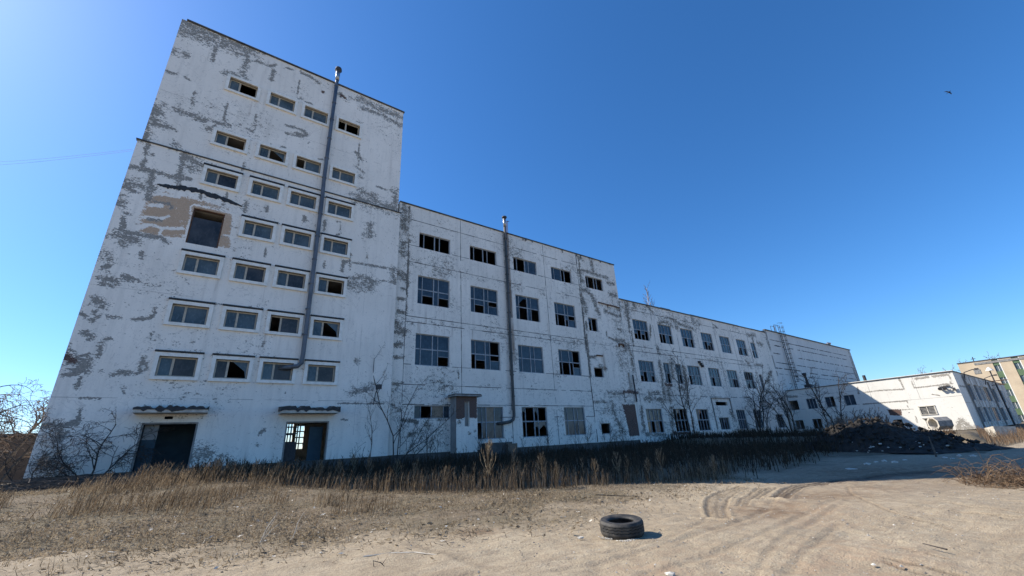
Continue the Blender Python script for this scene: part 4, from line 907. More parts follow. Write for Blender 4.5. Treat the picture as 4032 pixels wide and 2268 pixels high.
wall('wall', annex, 'x', AX, AY, YM - .16, .2, AT, ah, .3, .16, M['annex_wall'], SEGS, (.06, 0, 0, 0), lambda u, z: .13 * vnoise(u, z, 61, 2) + .1 * (1 - sstep(0, 2.5, z)), [(AY, 35, 5.0, 5.0, .04), (24, 35, 7.3, 7.3, .03), (34.5, 34.5, 1, AT, .04), (28.5, 28.5, 1, AT, .04), (22.5, 22.5, 2, AT, .04), (16.5, 16.5, 5, AT, .03)])
def xwin(y0, y1, z0, z1, row, cols):
    s = MB(); xf = AX + .14; fw = .07; g = MB()
    s.box(xf, xf + .09, y0, y1, z1 - fw, z1); s.box(xf, xf + .09, y0, y1, z0, z0 + fw); s.box(xf, xf + .09, y0, y0 + fw, z0 + fw, z1 - fw); s.box(xf, xf + .09, y1 - fw, y1, z0 + fw, z1 - fw)
    y = y1
    for k, c in enumerate(cols):
        yn = y - (y1 - y0) * c
        if k < len(cols) - 1: s.box(xf - .01, xf + .09, yn - .04, yn + .04, z0 + fw, z1 - fw)
        if row[k] == 'g': g.box(xf + .04, xf + .05, yn + .04, y - .04, z0 + .05, z1 - .05)
        y = yn
    o = s.build('window', M['wood'], annex)
    if g.v: g.build('glass', M['glass'], o)
for w in AW: xwin(*w[:4], w[4][0], w[5])
# louvred vent with a concrete frame
y0, y1, z0, z1 = ah[6]
s = MB(); s.box(AX - .1, AX + .02, y0 - .15, y1 + .15, z1, z1 + .14); s.box(AX - .1, AX + .02, y0 - .15, y1 + .15, z0 - .12, z0); s.box(AX - .08, AX + .02, y0 - .15, y0, z0, z1); s.box(AX - .08, AX + .02, y1, y1 + .15, z0, z1); s.box(AX - .06, AX + .1, (y0 + y1) / 2 - .05, (y0 + y1) / 2 + .05, z0, z1)
for z in np.arange(z0 + .08, z1, .2): s.quad((AX - .04, y0, z), (AX - .04, y1, z), (AX + .14, y1, z + .15), (AX + .14, y0, z + .15), 1); s.quad((AX - .04, y0, z + .02), (AX + .14, y0, z + .17), (AX + .14, y1, z + .17), (AX - .04, y1, z + .02), 1)
s.build('louvre_vent', [M['white_concrete'], M['concrete']], annex)
y0, y1, z0, z1 = ah[7]
s = MB(); s.box(AX - .3, AX - .002, y0 - .7, y1 + .2, z1 + .02, z1 + .16); s.build('opening_lintel', M['concrete'], annex)
s = MB(); cy, cz = on_x(*Z7(705, 505), AX)
s.box(AX - .25, AX - .05, cy - .5, cy + .6, cz + .3, cz + .37)
for dy in (-.05, .5):
    s.tube([(AX - .1, cy + dy, cz), (AX - .5, cy + dy, cz), (AX - .55, cy + dy, cz - .02)], [.12, .24, .24], 10, 0, True)
s.tube([(AX - .1, cy - .3, cz + .4), (AX - .3, cy - .5, cz + .5), (AX - .4, cy - 1.1, cz - .4)], .04, 5, 0, True); s.tube([(AX - .1, cy - .5, cz - .3), (AX - .4, cy - 1.0, cz + .25)], .035, 5); s.box(AX - .3, AX - .2, cy - 1.15, cy - .8, cz - .45, cz + .0)
s.build('floodlight_bracket', M['steel'], annex)
# street-side front, facing the camera, in shade
FW = []
fx = 99.6
for a_, b_ in ((99.8, 104.2), (106.4, 110.2), (112.0, 114.2), (116.0, 122.5), (126, 131), (135, 141)):
    FW.append((a_, b_, 4.5, 7.1)); FW.append((a_, b_, 1.0, 3.4))
segs = [('R', [(98.2, 1), (98.6, 8)], .25, 1)] + [('R', [(x - .3, .5), (x - .2, 8)], .45, .9) for x in (103, 105.4, 111.2, 115.1, 124)] + [('A', [(x, 8.4), (x + .4, rngf)], .5, .9) for x, rngf in ((99.2, 3), (101, 5), (105, 1), (108, 4.5), (111, 2), (115, 1), (119, 5), (124, 1), (132, 2))] + [('R', [(93, z), (99, z)], .1, 1) for z in (2.4, 4.2, 6.4)]
wall('front_wall', annex, 'y', AY, AX + .003, 150, .1, AT - .002, FW, .3, .3, M['annex_wall'], segs, (.15, 0, 0, 0), lambda u, z: .2 * vnoise(u, z, 63, 1.5) + .18 * sstep(98, 100, u), [(AX, 98, 6.4, 6.4, .05), (AX, 98, 4.0, 4.0, .05), (98.3, 98.3, .5, AT, .12)])
for k, (a, b, c, d) in enumerate(FW): sash_window(annex, a, b, c, d, AY, [['ggdg', 'gddg', 'dggd', 'gggg'][k % 4]], (.25, .25, .25, .25))
s = MB()
for x in (98.9, 124.4):
    s = MB(); s.box(x, x + .3, AY - .2, AY - .003, .2, 8.3); s.build('pilaster', M['concrete'], annex)
s = MB(); s.box(AX + .35, 150, AY + .35, YM - .2, AT - .3, AT - .02); s.build('roof', M['felt'], annex)
s = MB(); s.box(149.7, 150, AY + .35, YM - .2, 0, AT - .3); s.box(AX + .4, 149.7, AY + 6, AY + 6.2, 0, AT - .31); s.box(AX + 5, AX + 5.2, AY + 6.2, YM - .3, 0, AT - .31); s.build('inner_wall', M['interior'], annex)
s = MB(); s.box(AX - .12, AX + .32, AY - .1, YM - .17, AT + .003, AT + .13, 0); s.box(AX - .14, AX + .1, AY - .12, YM - .17, AT + .13, AT + .2, 1); s.box(AX + .33, 150, AY - .1, AY + .3, AT + .003, AT + .15); s.build('roof_coping', [M['coping'], M['trim']], annex)
vy, vz = on_x(*Z6(822, 770), AX + .2)
s = MB(); s.box(AX - .1, AX + .9, vy - .55, vy + .55, AT + .2, AT + .75); s.tube([(AX + .3, vy, AT + .75), (AX + .3, vy, AT + 2.3)], [.3, .17], 10); s.tube([(AX + .3, vy + .05, AT + 2.3), (AX + .3, vy + .1, AT + 2.75), (AX + .3, vy + .1, AT + 2.95)], [.17, .42, .3], 10, 0, True); s.build('roof_vent', M['steel'], annex)
vy, vz = on_x(*Z6(1468, 690), AX + .4)
s = MB(); s.tube([(AX + .5, vy, AT), (AX + .5, vy, AT + 1.15)], .24, 10, 0, True); s.build('flue_pipe', M['steel'], annex)
s = MB()
for fn, p, D in ((Z7, (935, 400), 99.5), (Z7, (1150, 470), 125)):
    y_, z_ = AY - .3, 8.2; X = {99.5: 100.2, 125: 121}[D]
    s.tube([(X, AY - .05, 7.6), (X, AY - .3, 8.8), (X + 1.2, AY - 1.2, 9.2), (X + 2.4, AY - 1.6, 9.3)], .07, 6, 0, True); s.box(X + 2.0, X + 3.0, AY - 1.8, AY - 1.4, 9.22, 9.42)
s.build('arm_lamp', M['steel'], annex)

# utility pole behind the annex roof
pole = thing('utility_pole', 'thin pole with cross arms and a cone lamp standing above the annex roof', 'pole', (130, 11, 0))
s = MB(); s.tube([(130, 11.2, 0), (130, 11.2, 11.0)], [.16, .11], 8, 0, True); s.build('post', M['steel'], pole)
s = MB(); s.tube([(130, 11.2, 10.7), (130, 11.2, 11.1), (130, 11.2, 11.4)], [.6, .35, .1], 10, 0, True); s.build('lamp_shade', M['trim'], pole)
s = MB(); s.tube([(130, 9.4, 8.6), (130, 13.4, 8.6)], .08, 6, 0, True); s.build('cross_arm', M['rust'], pole)
s = MB(); s.tube([(130, 9.9, 7.8), (130, 12.0, 7.8)], .07, 6, 0, True); s.build('cross_arm', M['rust'], pole)

# ------------------------------------------------------------------ beige block in the distance
BXP = 190.0
beige = thing('beige_building', 'sunlit beige multi storey building with green panel strips at far right', 'building', (BXP, 5, 0))
by0, by1, btop = -30.0, 22.4, 17.9
strips = []
for a, b in (((1103, 262), (1165, 252)), ((1272, 240), (1340, 228))):
    y1_, _ = on_x(*Z7(*a), BXP); y0_, _ = on_x(*Z7(*b), BXP); strips.append((y0_, y1_))
w_ = strips[0][1] - strips[1][1]
for k in range(1, 5): strips.append((strips[1][0] - w_ * k, strips[1][1] - w_ * k))
s = MB(); edges = sorted([by0, by1] + [v for t in strips for v in t])
for a, b in zip(edges[0::2], edges[1::2]): s.box(BXP, BXP + .5, a, b, 0, btop)
s.box(BXP + .5, BXP + 14, by0, by0 + .4, 0, btop); s.box(BXP + .5, BXP + 14, by1 - .4, by1, 0, btop); s.box(BXP + 13.6, BXP + 14, by0 + .4, by1 - .4, 0, btop)
s.box(BXP - .12, BXP, by1 - 14, by1 - 3.5, btop - .95, btop - .35, 1); s.box(BXP - .1, BXP, by1 - 4.2, by1 - 2.8, btop - 3.6, btop - 2.3, 1)
s.build('wall', [M['beige'], M['concrete']], beige)
s = MB(); s.box(BXP - .15, BXP + 14, by0, by1 + .1, btop + .01, btop + .25); s.build('roof', M['coping'], beige)
for y0_, y1_ in strips:
    s = MB(); g = []; z = btop - .01
    for k in range(5):
        s.box(BXP + .1, BXP + .3, y0_, y1_, z - 1.75, z); g.append(z)
        s.box(BXP + .2, BXP + .3, y0_ + (y1_ - y0_) * .45, y0_ + (y1_ - y0_) * .5, z - 3.55, z - 1.75, 1); z -= 3.55
    s.box(BXP - .02, BXP + .1, y0_ - .0, y0_ + .18, 0, btop - .01, 1)
    o = s.build('window_strip', [M['green_panel'], M['trim']], beige); 
    for z in g: q = MB(); q.box(BXP + .3, BXP + .32, y0_, y1_, z - 3.55, z - 1.75); q.build('glass', M['glass_clean'], o)
s = MB(); s.tube([(BXP + 2, 18.9, btop), (BXP + 2, 18.8, 19.6)], .12, 5); s.tube([(BXP + 2, 18.3, 19.0), (BXP + 2, 19.3, 19.0)], .1, 5); s.build('aerial_mast', M['steel'], beige)

# far shed at the left edge
shed = thing('far_shed', 'dark brown flat roofed shed behind the bare trees at left edge', 'shed', (-30, 62, 0))
s = MB(); s.box(-62, -9.5, 60, 72, 0, 4.75); s.build('wall', M['shed'], shed)
s = MB(); s.box(-62.3, -9.2, 59.7, 72.3, 4.754, 5.0); s.build('roof', M['felt'], shed)
s = MB(); s.box(-40, -37, 59.9, 59.997, 0, 3); s.build('door', M['steel'], shed)

# ------------------------------------------------------------------ bare trees and shrubs
def grow(mb, tw, p, d, length, r, level, rg, P):
    n = P['seg'] if level == 0 else max(3, P['seg'] - level)
    pts = [p]; rad = [r]; cur = Vector(p); dr = Vector(d).normalized()
    for i in range(n):
        j = P['jit'] * (1 + .3 * level)
        dr = dr + Vector((rg.gauss(0, j), rg.gauss(0, j), rg.gauss(0, j) * .7))
        dr.z += (P['up'] if level <= P.get('uplev', 1) else -P['droop'] * (i / n + .3))
        dr.normalize(); cur = cur + dr * (length / n)
        if cur.z < P.get('floor', -1): cur.z = P['floor']
        pts.append(tuple(cur)); rad.append(max(P['rmin'], r * (1 - (.75 if level else .6) * (i + 1) / n)))
    (mb if level < P['twiglevel'] else tw).tube(pts, rad, 6 if level == 0 else (5 if level == 1 else 3))
    if level >= P['levels']: return
    nb = P['nb'][level]
    for k in range(nb):
        t = P['start'][level] + (1 - P['start'][level]) * (k + rg.random()) / nb
        f = t * n; i = min(int(f), n - 1); q = Vector(pts[i]).lerp(Vector(pts[i + 1]), f - i)
        ax = Vector(pts[i + 1]) - Vector(pts[i]); ax.normalize()
        side = ax.orthogonal().normalized(); side = Matrix.Rotation(rg.uniform(0, 6.283), 3, ax) @ side
        a = R2(rg.uniform(*P['ang'])); nd = ax * math.cos(a) + side * math.sin(a)
        grow(mb, tw, tuple(q), nd, length * rg.uniform(*P['len']) * (1 - .35 * t), max(P['rmin'], rad[i] * .62), level + 1, rg, P)
BASE = dict(seg=7, jit=.10, up=.05, droop=.0, rmin=.008, twiglevel=2, levels=3, nb=[7, 5, 4], start=[.3, .2, .15], ang=(28, 60), len=(.4, .65))
def tree(name, label, cat, loc, stems, seed, P, mats=('bark', 'twig'), group=None, lean=.15):
    rg = random.Random(seed); t = thing(name, label, cat, loc, group); t['_local'] = 1
    a = MB(); b = MB(); P = dict(BASE, **P)
    for h, r, dx, dy, tilt in stems:
        ang = rg.uniform(0, 6.28)
        grow(a, b, (dx, dy, -.15), (tilt[0], tilt[1], 1), h, r, 0, rg, P)
    a.build('trunk', M[mats[0]], t); b.build('crown', M[mats[1]], t)
    del t['_local']
    return t
def gl(x, y): return (x, y, hz(x, y))
def at_y(px, py, Y): x, z = on_y(px, py, Y); return gl(x, Y)
# weeping tree at the left edge
tree('weeping_tree', 'bare tree with drooping twigs at the left edge beside the tower', 'tree', gl(-8.9, 36.6), [(6.6, .15, 0, 0, (-.05, -.05)), (5.8, .11, -.5, .3, (-.35, 0)), (5.2, .09, .4, -.4, (.3, -.25))], 11,
     dict(nb=[9, 7, 5], levels=3, droop=.20, uplev=0, jit=.16, ang=(35, 75), len=(.42, .7), rmin=.010, floor=.1), ('bark', 'twig'))
tree('bare_tree', 'bare tangled tree left of the tower in front of the brown shed', 'tree', gl(-10.6, 39.5), [(6.2, .16, 0, 0, (-.1, 0)), (5.2, .12, .8, .3, (.12, 0))], 12,
     dict(nb=[10, 7, 5], levels=3, droop=.12, uplev=0, jit=.15, ang=(30, 70), len=(.4, .65), rmin=.011), ('bark', 'twig'))
tree('bare_tree', 'thin bare tree behind the weeping tree near the left edge', 'tree', gl(-12.6, 43.0), [(5.0, .14, 0, 0, (.05, 0)), (4.6, .1, -.9, .3, (-.1, 0))], 14,
     dict(nb=[10, 7, 5], levels=3, droop=.06, uplev=0, jit=.15, ang=(30, 70), len=(.4, .65), rmin=.012), ('bark', 'twig'))
tree('arching_shrub', 'leafless shrub with arching stems against the white wall left of the blue door', 'shrub', gl(-4.5, 34.0), [(3.5, .055, 0, 0, (.2, -.05)), (3.2, .045, -.1, 0, (-.35, -.1)), (3.4, .045, .1, .1, (.6, -.1)), (2.6, .04, 0, -.1, (-.8, -.1)), (2.4, .035, .2, 0, (1.0, -.2))], 21,
     dict(nb=[8, 6, 4], levels=3, droop=.16, up=.0, uplev=0, jit=.15, ang=(25, 65), len=(.45, .7), rmin=.009, start=[.25, .2, .1], floor=.05), ('bark_dark', 'bark_dark'))
tree('arching_shrub', 'small leafless shrub low at the tower corner beside the weeping tree', 'shrub', gl(-6.6, 33.7), [(2.2, .035, 0, 0, (-.1, 0)), (2.0, .03, .3, 0, (.5, 0)), (2.0, .03, -.2, 0, (-.7, -.1))], 22,
     dict(nb=[7, 5, 4], levels=3, droop=.18, up=0, uplev=0, jit=.16, rmin=.008, start=[.2, .2, .1], floor=.05), ('bark_dark', 'bark_dark'))
tree('young_sapling', 'thin bare sapling in front of the white tower wall right of the open door', 'tree', gl(10.75, 33.6), [(5.2, .035, 0, 0, (.06, -.05)), (2.2, .02, -1.6, .1, (.75, 0))], 31,
     dict(nb=[9, 4, 0], levels=2, twiglevel=1, jit=.09, ang=(25, 50), len=(.25, .42), rmin=.008, start=[.3, .2, .1]), ('bark_dark', 'bark_dark'))
tree('large_shrub', 'tall many stemmed bare shrub at the corner where the tower meets the long block', 'shrub', gl(12.9, 34.3), [(9.4, .055, 0, 0, (.03, -.05)), (7.2, .045, .2, 0, (.30, -.02)), (6.4, .04, .1, .1, (.85, -.05)), (6.6, .04, .5, -.1, (1.25, -.05)), (5.0, .035, .3, -.2, (.5, -.2))], 32,
     dict(nb=[10, 6, 3], levels=3, droop=.02, up=.03, uplev=1, jit=.15, ang=(25, 60), len=(.22, .45), rmin=.007, start=[.2, .2, .15]), ('bark_dark', 'bark_dark'))
for k, (x, h, ns, lab) in enumerate(((16.5, 3.2, 4, 'low bare shrub in front of the wide boarded window of the long block'), (20.3, 3.0, 4, 'low bare shrub at the foot of the brick porch'), (24.0, 2.4, 4, 'low bare shrub beside the brick step under the bent drainpipe'),
                                (28.6, 3.0, 4, 'low bare shrub below the torn ground floor window'), (33.4, 3.4, 5, 'low bare shrub between two ground floor windows of the long block'), (37.2, 3.4, 4, 'low bare shrub left of the small square ground floor window'), (40.8, 3.6, 3, 'thin bare shrub at the bare brick patch'))):
    rg = random.Random(50 + k)
    tree('wall_shrub', lab, 'shrub', gl(x, 34.2 - .4 * (k % 3)), [(h * rg.uniform(.7, 1), .025, rg.uniform(-.9, .9), rg.uniform(-.3, .3), (rg.uniform(-.4, .4), rg.uniform(-.2, .1))) for _ in range(ns)], 60 + k,
         dict(nb=[7, 4, 0], levels=2, twiglevel=1, jit=.10, ang=(20, 45), len=(.3, .5), rmin=.008, start=[.2, .2, .1], up=.06), ('bark_dark', 'bark_dark'), 'bare shrubs along the foot of the long block')
tree('bare_tree', 'slender bare tree with two stems before the three storey block', 'tree', gl(53.9, 33.6), [(11.5, .10, 0, 0, (.0, 0)), (9.5, .08, 1.1, 0, (.03, 0)), (6.0, .06, -.6, 0, (-.3, 0))], 71,
     dict(nb=[10, 6, 3], levels=3, jit=.10, ang=(25, 55), len=(.28, .45), rmin=.011, start=[.25, .2, .15]), ('bark_dark', 'bark_dark'))
tree('bare_tree', 'spreading bare tree in front of the right end of the three storey block', 'tree', gl(72.5, 33.0), [(9.5, .12, 0, 0, (-.1, 0)), (9.0, .1, .8, 0, (.2, 0)), (7.0, .09, -.6, 0, (-.5, 0)), (6.5, .08, 1.4, 0, (.5, 0))], 72,
     dict(nb=[10, 6, 4], levels=3, jit=.12, ang=(25, 60), len=(.32, .5), rmin=.012, start=[.2, .2, .15]), ('bark_dark', 'bark_dark'))
tree('bare_tree', 'bare tree leaning over the annex corner below the caged ladder', 'tree', gl(80.5, 31.5), [(9.0, .12, 0, 0, (-.2, 0)), (8.0, .1, .8, 0, (.1, 0)), (7.0, .09, -.8, 0, (-.6, 0))], 73,
     dict(nb=[10, 6, 4], levels=3, jit=.12, ang=(25, 60), len=(.32, .5), rmin=.013, start=[.2, .2, .15]), ('bark_dark', 'bark_dark'))
tree('bare_tree', 'bare tree in front of the shaded annex windows', 'tree', gl(82, 25.8), [(9.8, .13, 0, 0, (.0, .0)), (8.8, .1, 0, -.8, (0, -.15)), (8.0, .09, 0, .8, (0, .2))], 74,
     dict(nb=[10, 6, 4], levels=3, jit=.12, ang=(25, 60), len=(.32, .5), rmin=.013, start=[.25, .2, .15]), ('bark_dark', 'bark_dark'))
for k, (x, y, h) in enumerate(((83, 24.2, 3.4), (84, 22.0, 3.6), (85, 20.2, 2.6))):
    rg = random.Random(90 + k)
    tree('scrub_bush', ['dark bare bush under the shaded annex wall, nearest the tree', 'dark bare bush at the diagonal shadow edge on the annex wall', 'dark bare bush beside the small annex doorway'][k], 'shrub', gl(x, y), [(h * rg.uniform(.7, 1), .05, rg.uniform(-.8, .8), rg.uniform(-1.2, 1.2), (rg.uniform(-.3, .3), rg.uniform(-.3, .3))) for _ in range(9)], 95 + k,
         dict(nb=[8, 4, 0], levels=2, twiglevel=1, jit=.10, ang=(20, 45), len=(.3, .5), rmin=.02, start=[.2, .2, .1]), ('bark', 'bark'), 'scrub bushes at the annex')
tree('lit_bush', 'dry brown bush catching the sun left of the spoil mound', 'shrub', gl(54.0, 16.6), [(1.7, .035, rng.uniform(-.9, .9), rng.uniform(-.9, .9), (rng.uniform(-.4, .4), rng.uniform(-.4, .4))) for _ in range(16)], 97,
     dict(nb=[8, 5, 0], levels=2, twiglevel=1, jit=.12, ang=(20, 50), len=(.3, .5), rmin=.014, start=[.15, .2, .1]), ('twig', 'twig'))
# birch on the low block's roof
bt = tree('roof_birch', 'young birch with white stems growing on the three storey roof', 'tree', (63.6, 43.0, LTOP), [(7.6, .10, 0, 0, (0, 0)), (6.2, .07, 1.0, .3, (.04, 0))], 81,
     dict(nb=[16, 6, 0], levels=2, twiglevel=1, jit=.035, up=.03, ang=(25, 45), len=(.2, .34), rmin=.014, start=[.3, .2, .1]), ('birch', 'twig'))
tree('roof_sapling', 'tiny faint sapling on the roof edge near the hall', 'tree', (86, 40, LTOP), [(2.6, .03, 0, 0, (0, 0)), (2.0, .03, .8, 0, (.1, 0))], 82, dict(nb=[8, 4, 0], levels=2, twiglevel=1, rmin=.014, len=(.25, .4)), ('twig', 'twig'))
tree('roof_tuft', 'low tuft of twigs on the three storey roof right of the birch', 'plant', (74.5, 38.5, LTOP), [(1.4, .03, rng.uniform(-.8, .8), 0, (rng.uniform(-.4, .4), 0)) for _ in range(6)], 83, dict(nb=[6, 3, 0], levels=2, twiglevel=1, rmin=.014, len=(.25, .4)), ('twig', 'twig'))
for k, (px_, py_, D, h, lab) in enumerate(((3610, 1470, 210, 8, 'distant bare tree crown above the sunlit annex roof, left one'), (3690, 1462, 215, 8.5, 'distant bare tree crown above the annex roof, nearer the corner'), (3890, 1410, 230, 8, 'distant bare tree above the beige roof'))):
    y_, z_ = on_x(px_, py_, D)
    tree('distant_tree', lab, 'tree', (D, y_, 0), [(z_ - .2, .14, 0, 0, (0, 0)), (z_ - 1.2, .12, 0, 3, (0, .1)), (z_ - 1.0, .12, 0, -3, (0, -.1))], 84 + k, dict(nb=[12, 6, 4], levels=3, rmin=.028, len=(.2, .34), start=[.5, .2, .1]), ('twig', 'twig'), 'distant bare trees')

# heap of cut branches at the tower's left foot
heap = thing('branch_heap', 'heap of cut grey brushwood lying at the foot of the tower at left', 'brushwood', gl(-5.5, 31.5)); heap['_local'] = 1
s = MB(); rg = random.Random(5)
for k in range(420):
    x = rg.gauss(0, 1.0) * 2.6 - .4; y = rg.gauss(0, .9) ; a = rg.gauss(0, .5) + (3.14 if rg.random() < .5 else 0); L = rg.uniform(.5, 1.9)
    z = max(0, .55 * math.exp(-(x * x / 12 + y * y / 2))) * rg.random() + hz(x - 5.5, y + 31.5) - heap.location.z
    p = [(x, y, z + .02)]
    for i in range(3): p.append((p[-1][0] + math.cos(a) * L / 3, p[-1][1] + math.sin(a) * L / 3 * .6, max(.02 + hz(x - 5.5, y + 31.5) - heap.location.z, p[-1][2] + rg.uniform(-.12, .16)))); a += rg.gauss(0, .25)
    r0 = rg.uniform(.008, .026); s.tube(p, [r0, r0 * .9, r0 * .7, r0 * .4], 4)
s.build('sticks', M['bark'], heap); del heap['_local']

# ------------------------------------------------------------------ dead weeds and grass
def stalk(mb, x, y, z, h, rg, w, nb, lean=(0, 0)):
    lx = rg.gauss(0, .13) + lean[0]; ly = rg.gauss(0, .13) + lean[1]
    a = rg.uniform(0, 3.14); cx, cy = math.cos(a) * w, math.sin(a) * w
    m_ = (x + lx * h * .35, y + ly * h * .35, z + h * .55); t = (x + lx * h, y + ly * h, z + h)
    mb.quad((x - cx, y - cy, z), (x + cx, y + cy, z), (m_[0] + cx * .8, m_[1] + cy * .8, m_[2]), (m_[0] - cx * .8, m_[1] - cy * .8, m_[2]))
    mb.tri((m_[0] - cx * .8, m_[1] - cy * .8, m_[2]), (m_[0] + cx * .8, m_[1] + cy * .8, m_[2]), t)
    for k in range(nb):
        f = rg.uniform(.35, .95); q = (x + lx * h * f * f, y + ly * h * f * f, z + h * f); b = rg.uniform(0, 6.28); L = h * rg.uniform(.12, .3)
        e = (q[0] + math.cos(b) * L * .5, q[1] + math.sin(b) * L * .5, q[2] + L * .8)
        mb.tri((q[0] - cx * .7, q[1] - cy * .7, q[2]), (q[0] + cx * .7, q[1] + cy * .7, q[2]), e)
WX = [p[0] for p in WEED]; WY = [p[1] for p in WEED]
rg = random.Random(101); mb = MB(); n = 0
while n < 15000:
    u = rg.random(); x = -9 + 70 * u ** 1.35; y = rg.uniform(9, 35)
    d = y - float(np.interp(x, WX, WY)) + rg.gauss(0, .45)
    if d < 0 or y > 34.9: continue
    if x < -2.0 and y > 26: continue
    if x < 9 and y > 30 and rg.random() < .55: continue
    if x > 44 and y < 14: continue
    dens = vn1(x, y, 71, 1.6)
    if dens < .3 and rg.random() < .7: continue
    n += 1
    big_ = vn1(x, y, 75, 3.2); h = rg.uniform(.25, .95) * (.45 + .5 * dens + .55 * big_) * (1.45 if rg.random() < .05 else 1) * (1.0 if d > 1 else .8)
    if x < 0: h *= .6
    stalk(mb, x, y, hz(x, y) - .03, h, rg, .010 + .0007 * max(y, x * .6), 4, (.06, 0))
for k in range(900):
    x = rg.uniform(33, 44); y = rg.uniform(6, 16)
    u_ = math.hypot((x - 41) / 4.5, (y - 10.6) / 6.0)
    if u_ > 1 or (y < 9.5 and rg.random() < .7): continue
    stalk(mb, x, y, .2 + 1.5 * (1 - u_) - .1, rg.uniform(.3, .9), rg, .014, 4)
tag(mb.build('tall_weeds', M['weeds_shaded']), 'dense tall dead weeds in the shade along the long white block', 'weeds', kind='stuff')
rg = random.Random(102); mb = MB(); n = 0      # lit fringe and reddish verge
while n < 4600:
    x = rg.uniform(-7, 18.5); y = rg.uniform(9.5, 32)
    yw = float(np.interp(x, WX, WY)); d = y - yw
    k = vn1(x, y, 72, 1.4)
    if not (-1.2 < d < 1.6): 
        if not (x < 5.5 and -9 < d < 0 and k > .5 and rg.random() < .8): continue
    if x > 13 and d < -.4: continue
    if x < -2.2 and y > 26.5: continue
    n += 1
    h = rg.uniform(.25, .75) * (.6 + .8 * k) * (1.15 if -1 < d < 1.5 else .8)
    stalk(mb, x, y, hz(x, y) - .02, h, rg, (.004 + .0003 * y) * rg.uniform(.6, 1.5), 3, ((.30 if x < 6 else .06) * rg.uniform(.2, 1.4), 0))
tag(mb.build('dry_weeds', M['weeds']), 'sunlit brown dry weeds fringing the shaded strip', 'weeds', kind='stuff')
rg = random.Random(103); mb = MB(); n = 0      # matted dead grass and litter
RX = [p[0] for p in ROAD]; RY = [p[1] for p in ROAD]
while n < 62000:
    x = rg.uniform(-8, 19); y = rg.uniform(6.5, 30)
    e = y - float(np.interp(x, RX, RY)); d = y - float(np.interp(x, WX, WY))
    if d > 1.5 or e < -2.6: continue
    k = vn1(x, y, 73, .9)
    pr = min(1, max(.02, (e + 2.4) / 5.5) ** 1.3) * (1.25 if x < 3 else .7) * (.35 + k) 
    if y > 18: pr *= .6
    if rg.random() > pr: continue
    n += 1
    L = rg.uniform(.04, .15) * (1 + .7 * k) * (1.6 if rg.random() < .12 else 1); a = rg.uniform(0, 6.28); up = rg.random() ** 1.3 * .9; z = hz(x, y) + rg.uniform(-.03, .03)
    w = rg.uniform(.002, .006) + .00025 * y; ca_, sa_ = math.cos(a), math.sin(a)
    if rg.random() < .28:
        L *= .3; w2 = L * rg.uniform(.25, .6); t1, t2 = rg.gauss(0, .25) * L, rg.gauss(0, .25) * L; z += .012
        mb.quad((x - ca_ * L, y - sa_ * L, z - t1), (x + sa_ * w2, y - ca_ * w2, z - t2), (x + ca_ * L, y + sa_ * L, z + t1), (x - sa_ * w2, y + ca_ * w2, z + t2), 1 if rg.random() < .07 else 0); continue
    q = (x + ca_ * L * (1 - up * .6), y + sa_ * L * (1 - up * .6), z + L * up + .02)
    mb.tri((x - sa_ * w, y + ca_ * w, z), (x + sa_ * w, y - ca_ * w, z + .012), q)
tag(mb.build('dead_grass', [M['litter'], M['white_concrete']]), 'matted straw coloured dead grass and leaf litter on the verge', 'grass', kind='stuff')
rg = random.Random(104); mb = MB(); n = 0      # far right red-brown weeds
while n < 5600:
    x = 43 + 49 * rg.random() ** 1.5; y = rg.uniform(-9, 12)
    if y > .128 * x or (y > .105 * x and x < 52 and rg.random() < .7) or (x < 60 and y < 4.9 - (x - 43) * .1): continue
    n += 1
    stalk(mb, x, y, hz(x, y) - .03, rg.uniform(.3, .95) * (.6 if x > 70 else 1), rg, .018, 3)
tag(mb.build('brown_weeds', M['reed']), 'sunlit red brown weeds on the bank before the annex', 'weeds', kind='stuff')

# single tall weeds that stand out on the shadow line
def weed_proto(seed, kind):
    rg = random.Random(seed); t = thing('tall_dry_weed', 'tall pale dry weed stalk standing out against the dark shade', 'plant', (0, 0, 0), 'tall dry weeds on the shadow line')
    t['_local'] = 1; a = MB(); b = MB(); h = 1.0
    a.tube([(0, 0, -.03), (.02, 0, .5), (.0, .02, 1.0)], [.013, .010, .005], 5)
    for k in range(26 if kind else 13):
        f = rg.uniform(.3, .95); an = rg.uniform(0, 6.28); L = (.42 if kind else .26) * (1.1 - f) + .07
        p = (0, 0, f); q = (math.cos(an) * L * .42, math.sin(an) * L * .42, f + L * .75); e = (math.cos(an) * L * .5, math.sin(an) * L * .5, f + L * 1.25)
        b.tube([p, q, e], [.007, .006, .003], 3)
        if kind:
            for m_ in range(2):
                an2 = an + rg.gauss(0, .8); b.tube([q, (q[0] + math.cos(an2) * .05, q[1] + math.sin(an2) * .05, q[2] + .11)], [.005, .003], 3)
    a.build('stem', M['litter'], t); b.build('branches', M['litter'], t); del t['_local']
    return t
protos = [weed_proto(1, 1), weed_proto(2, 0), weed_proto(3, 1)]
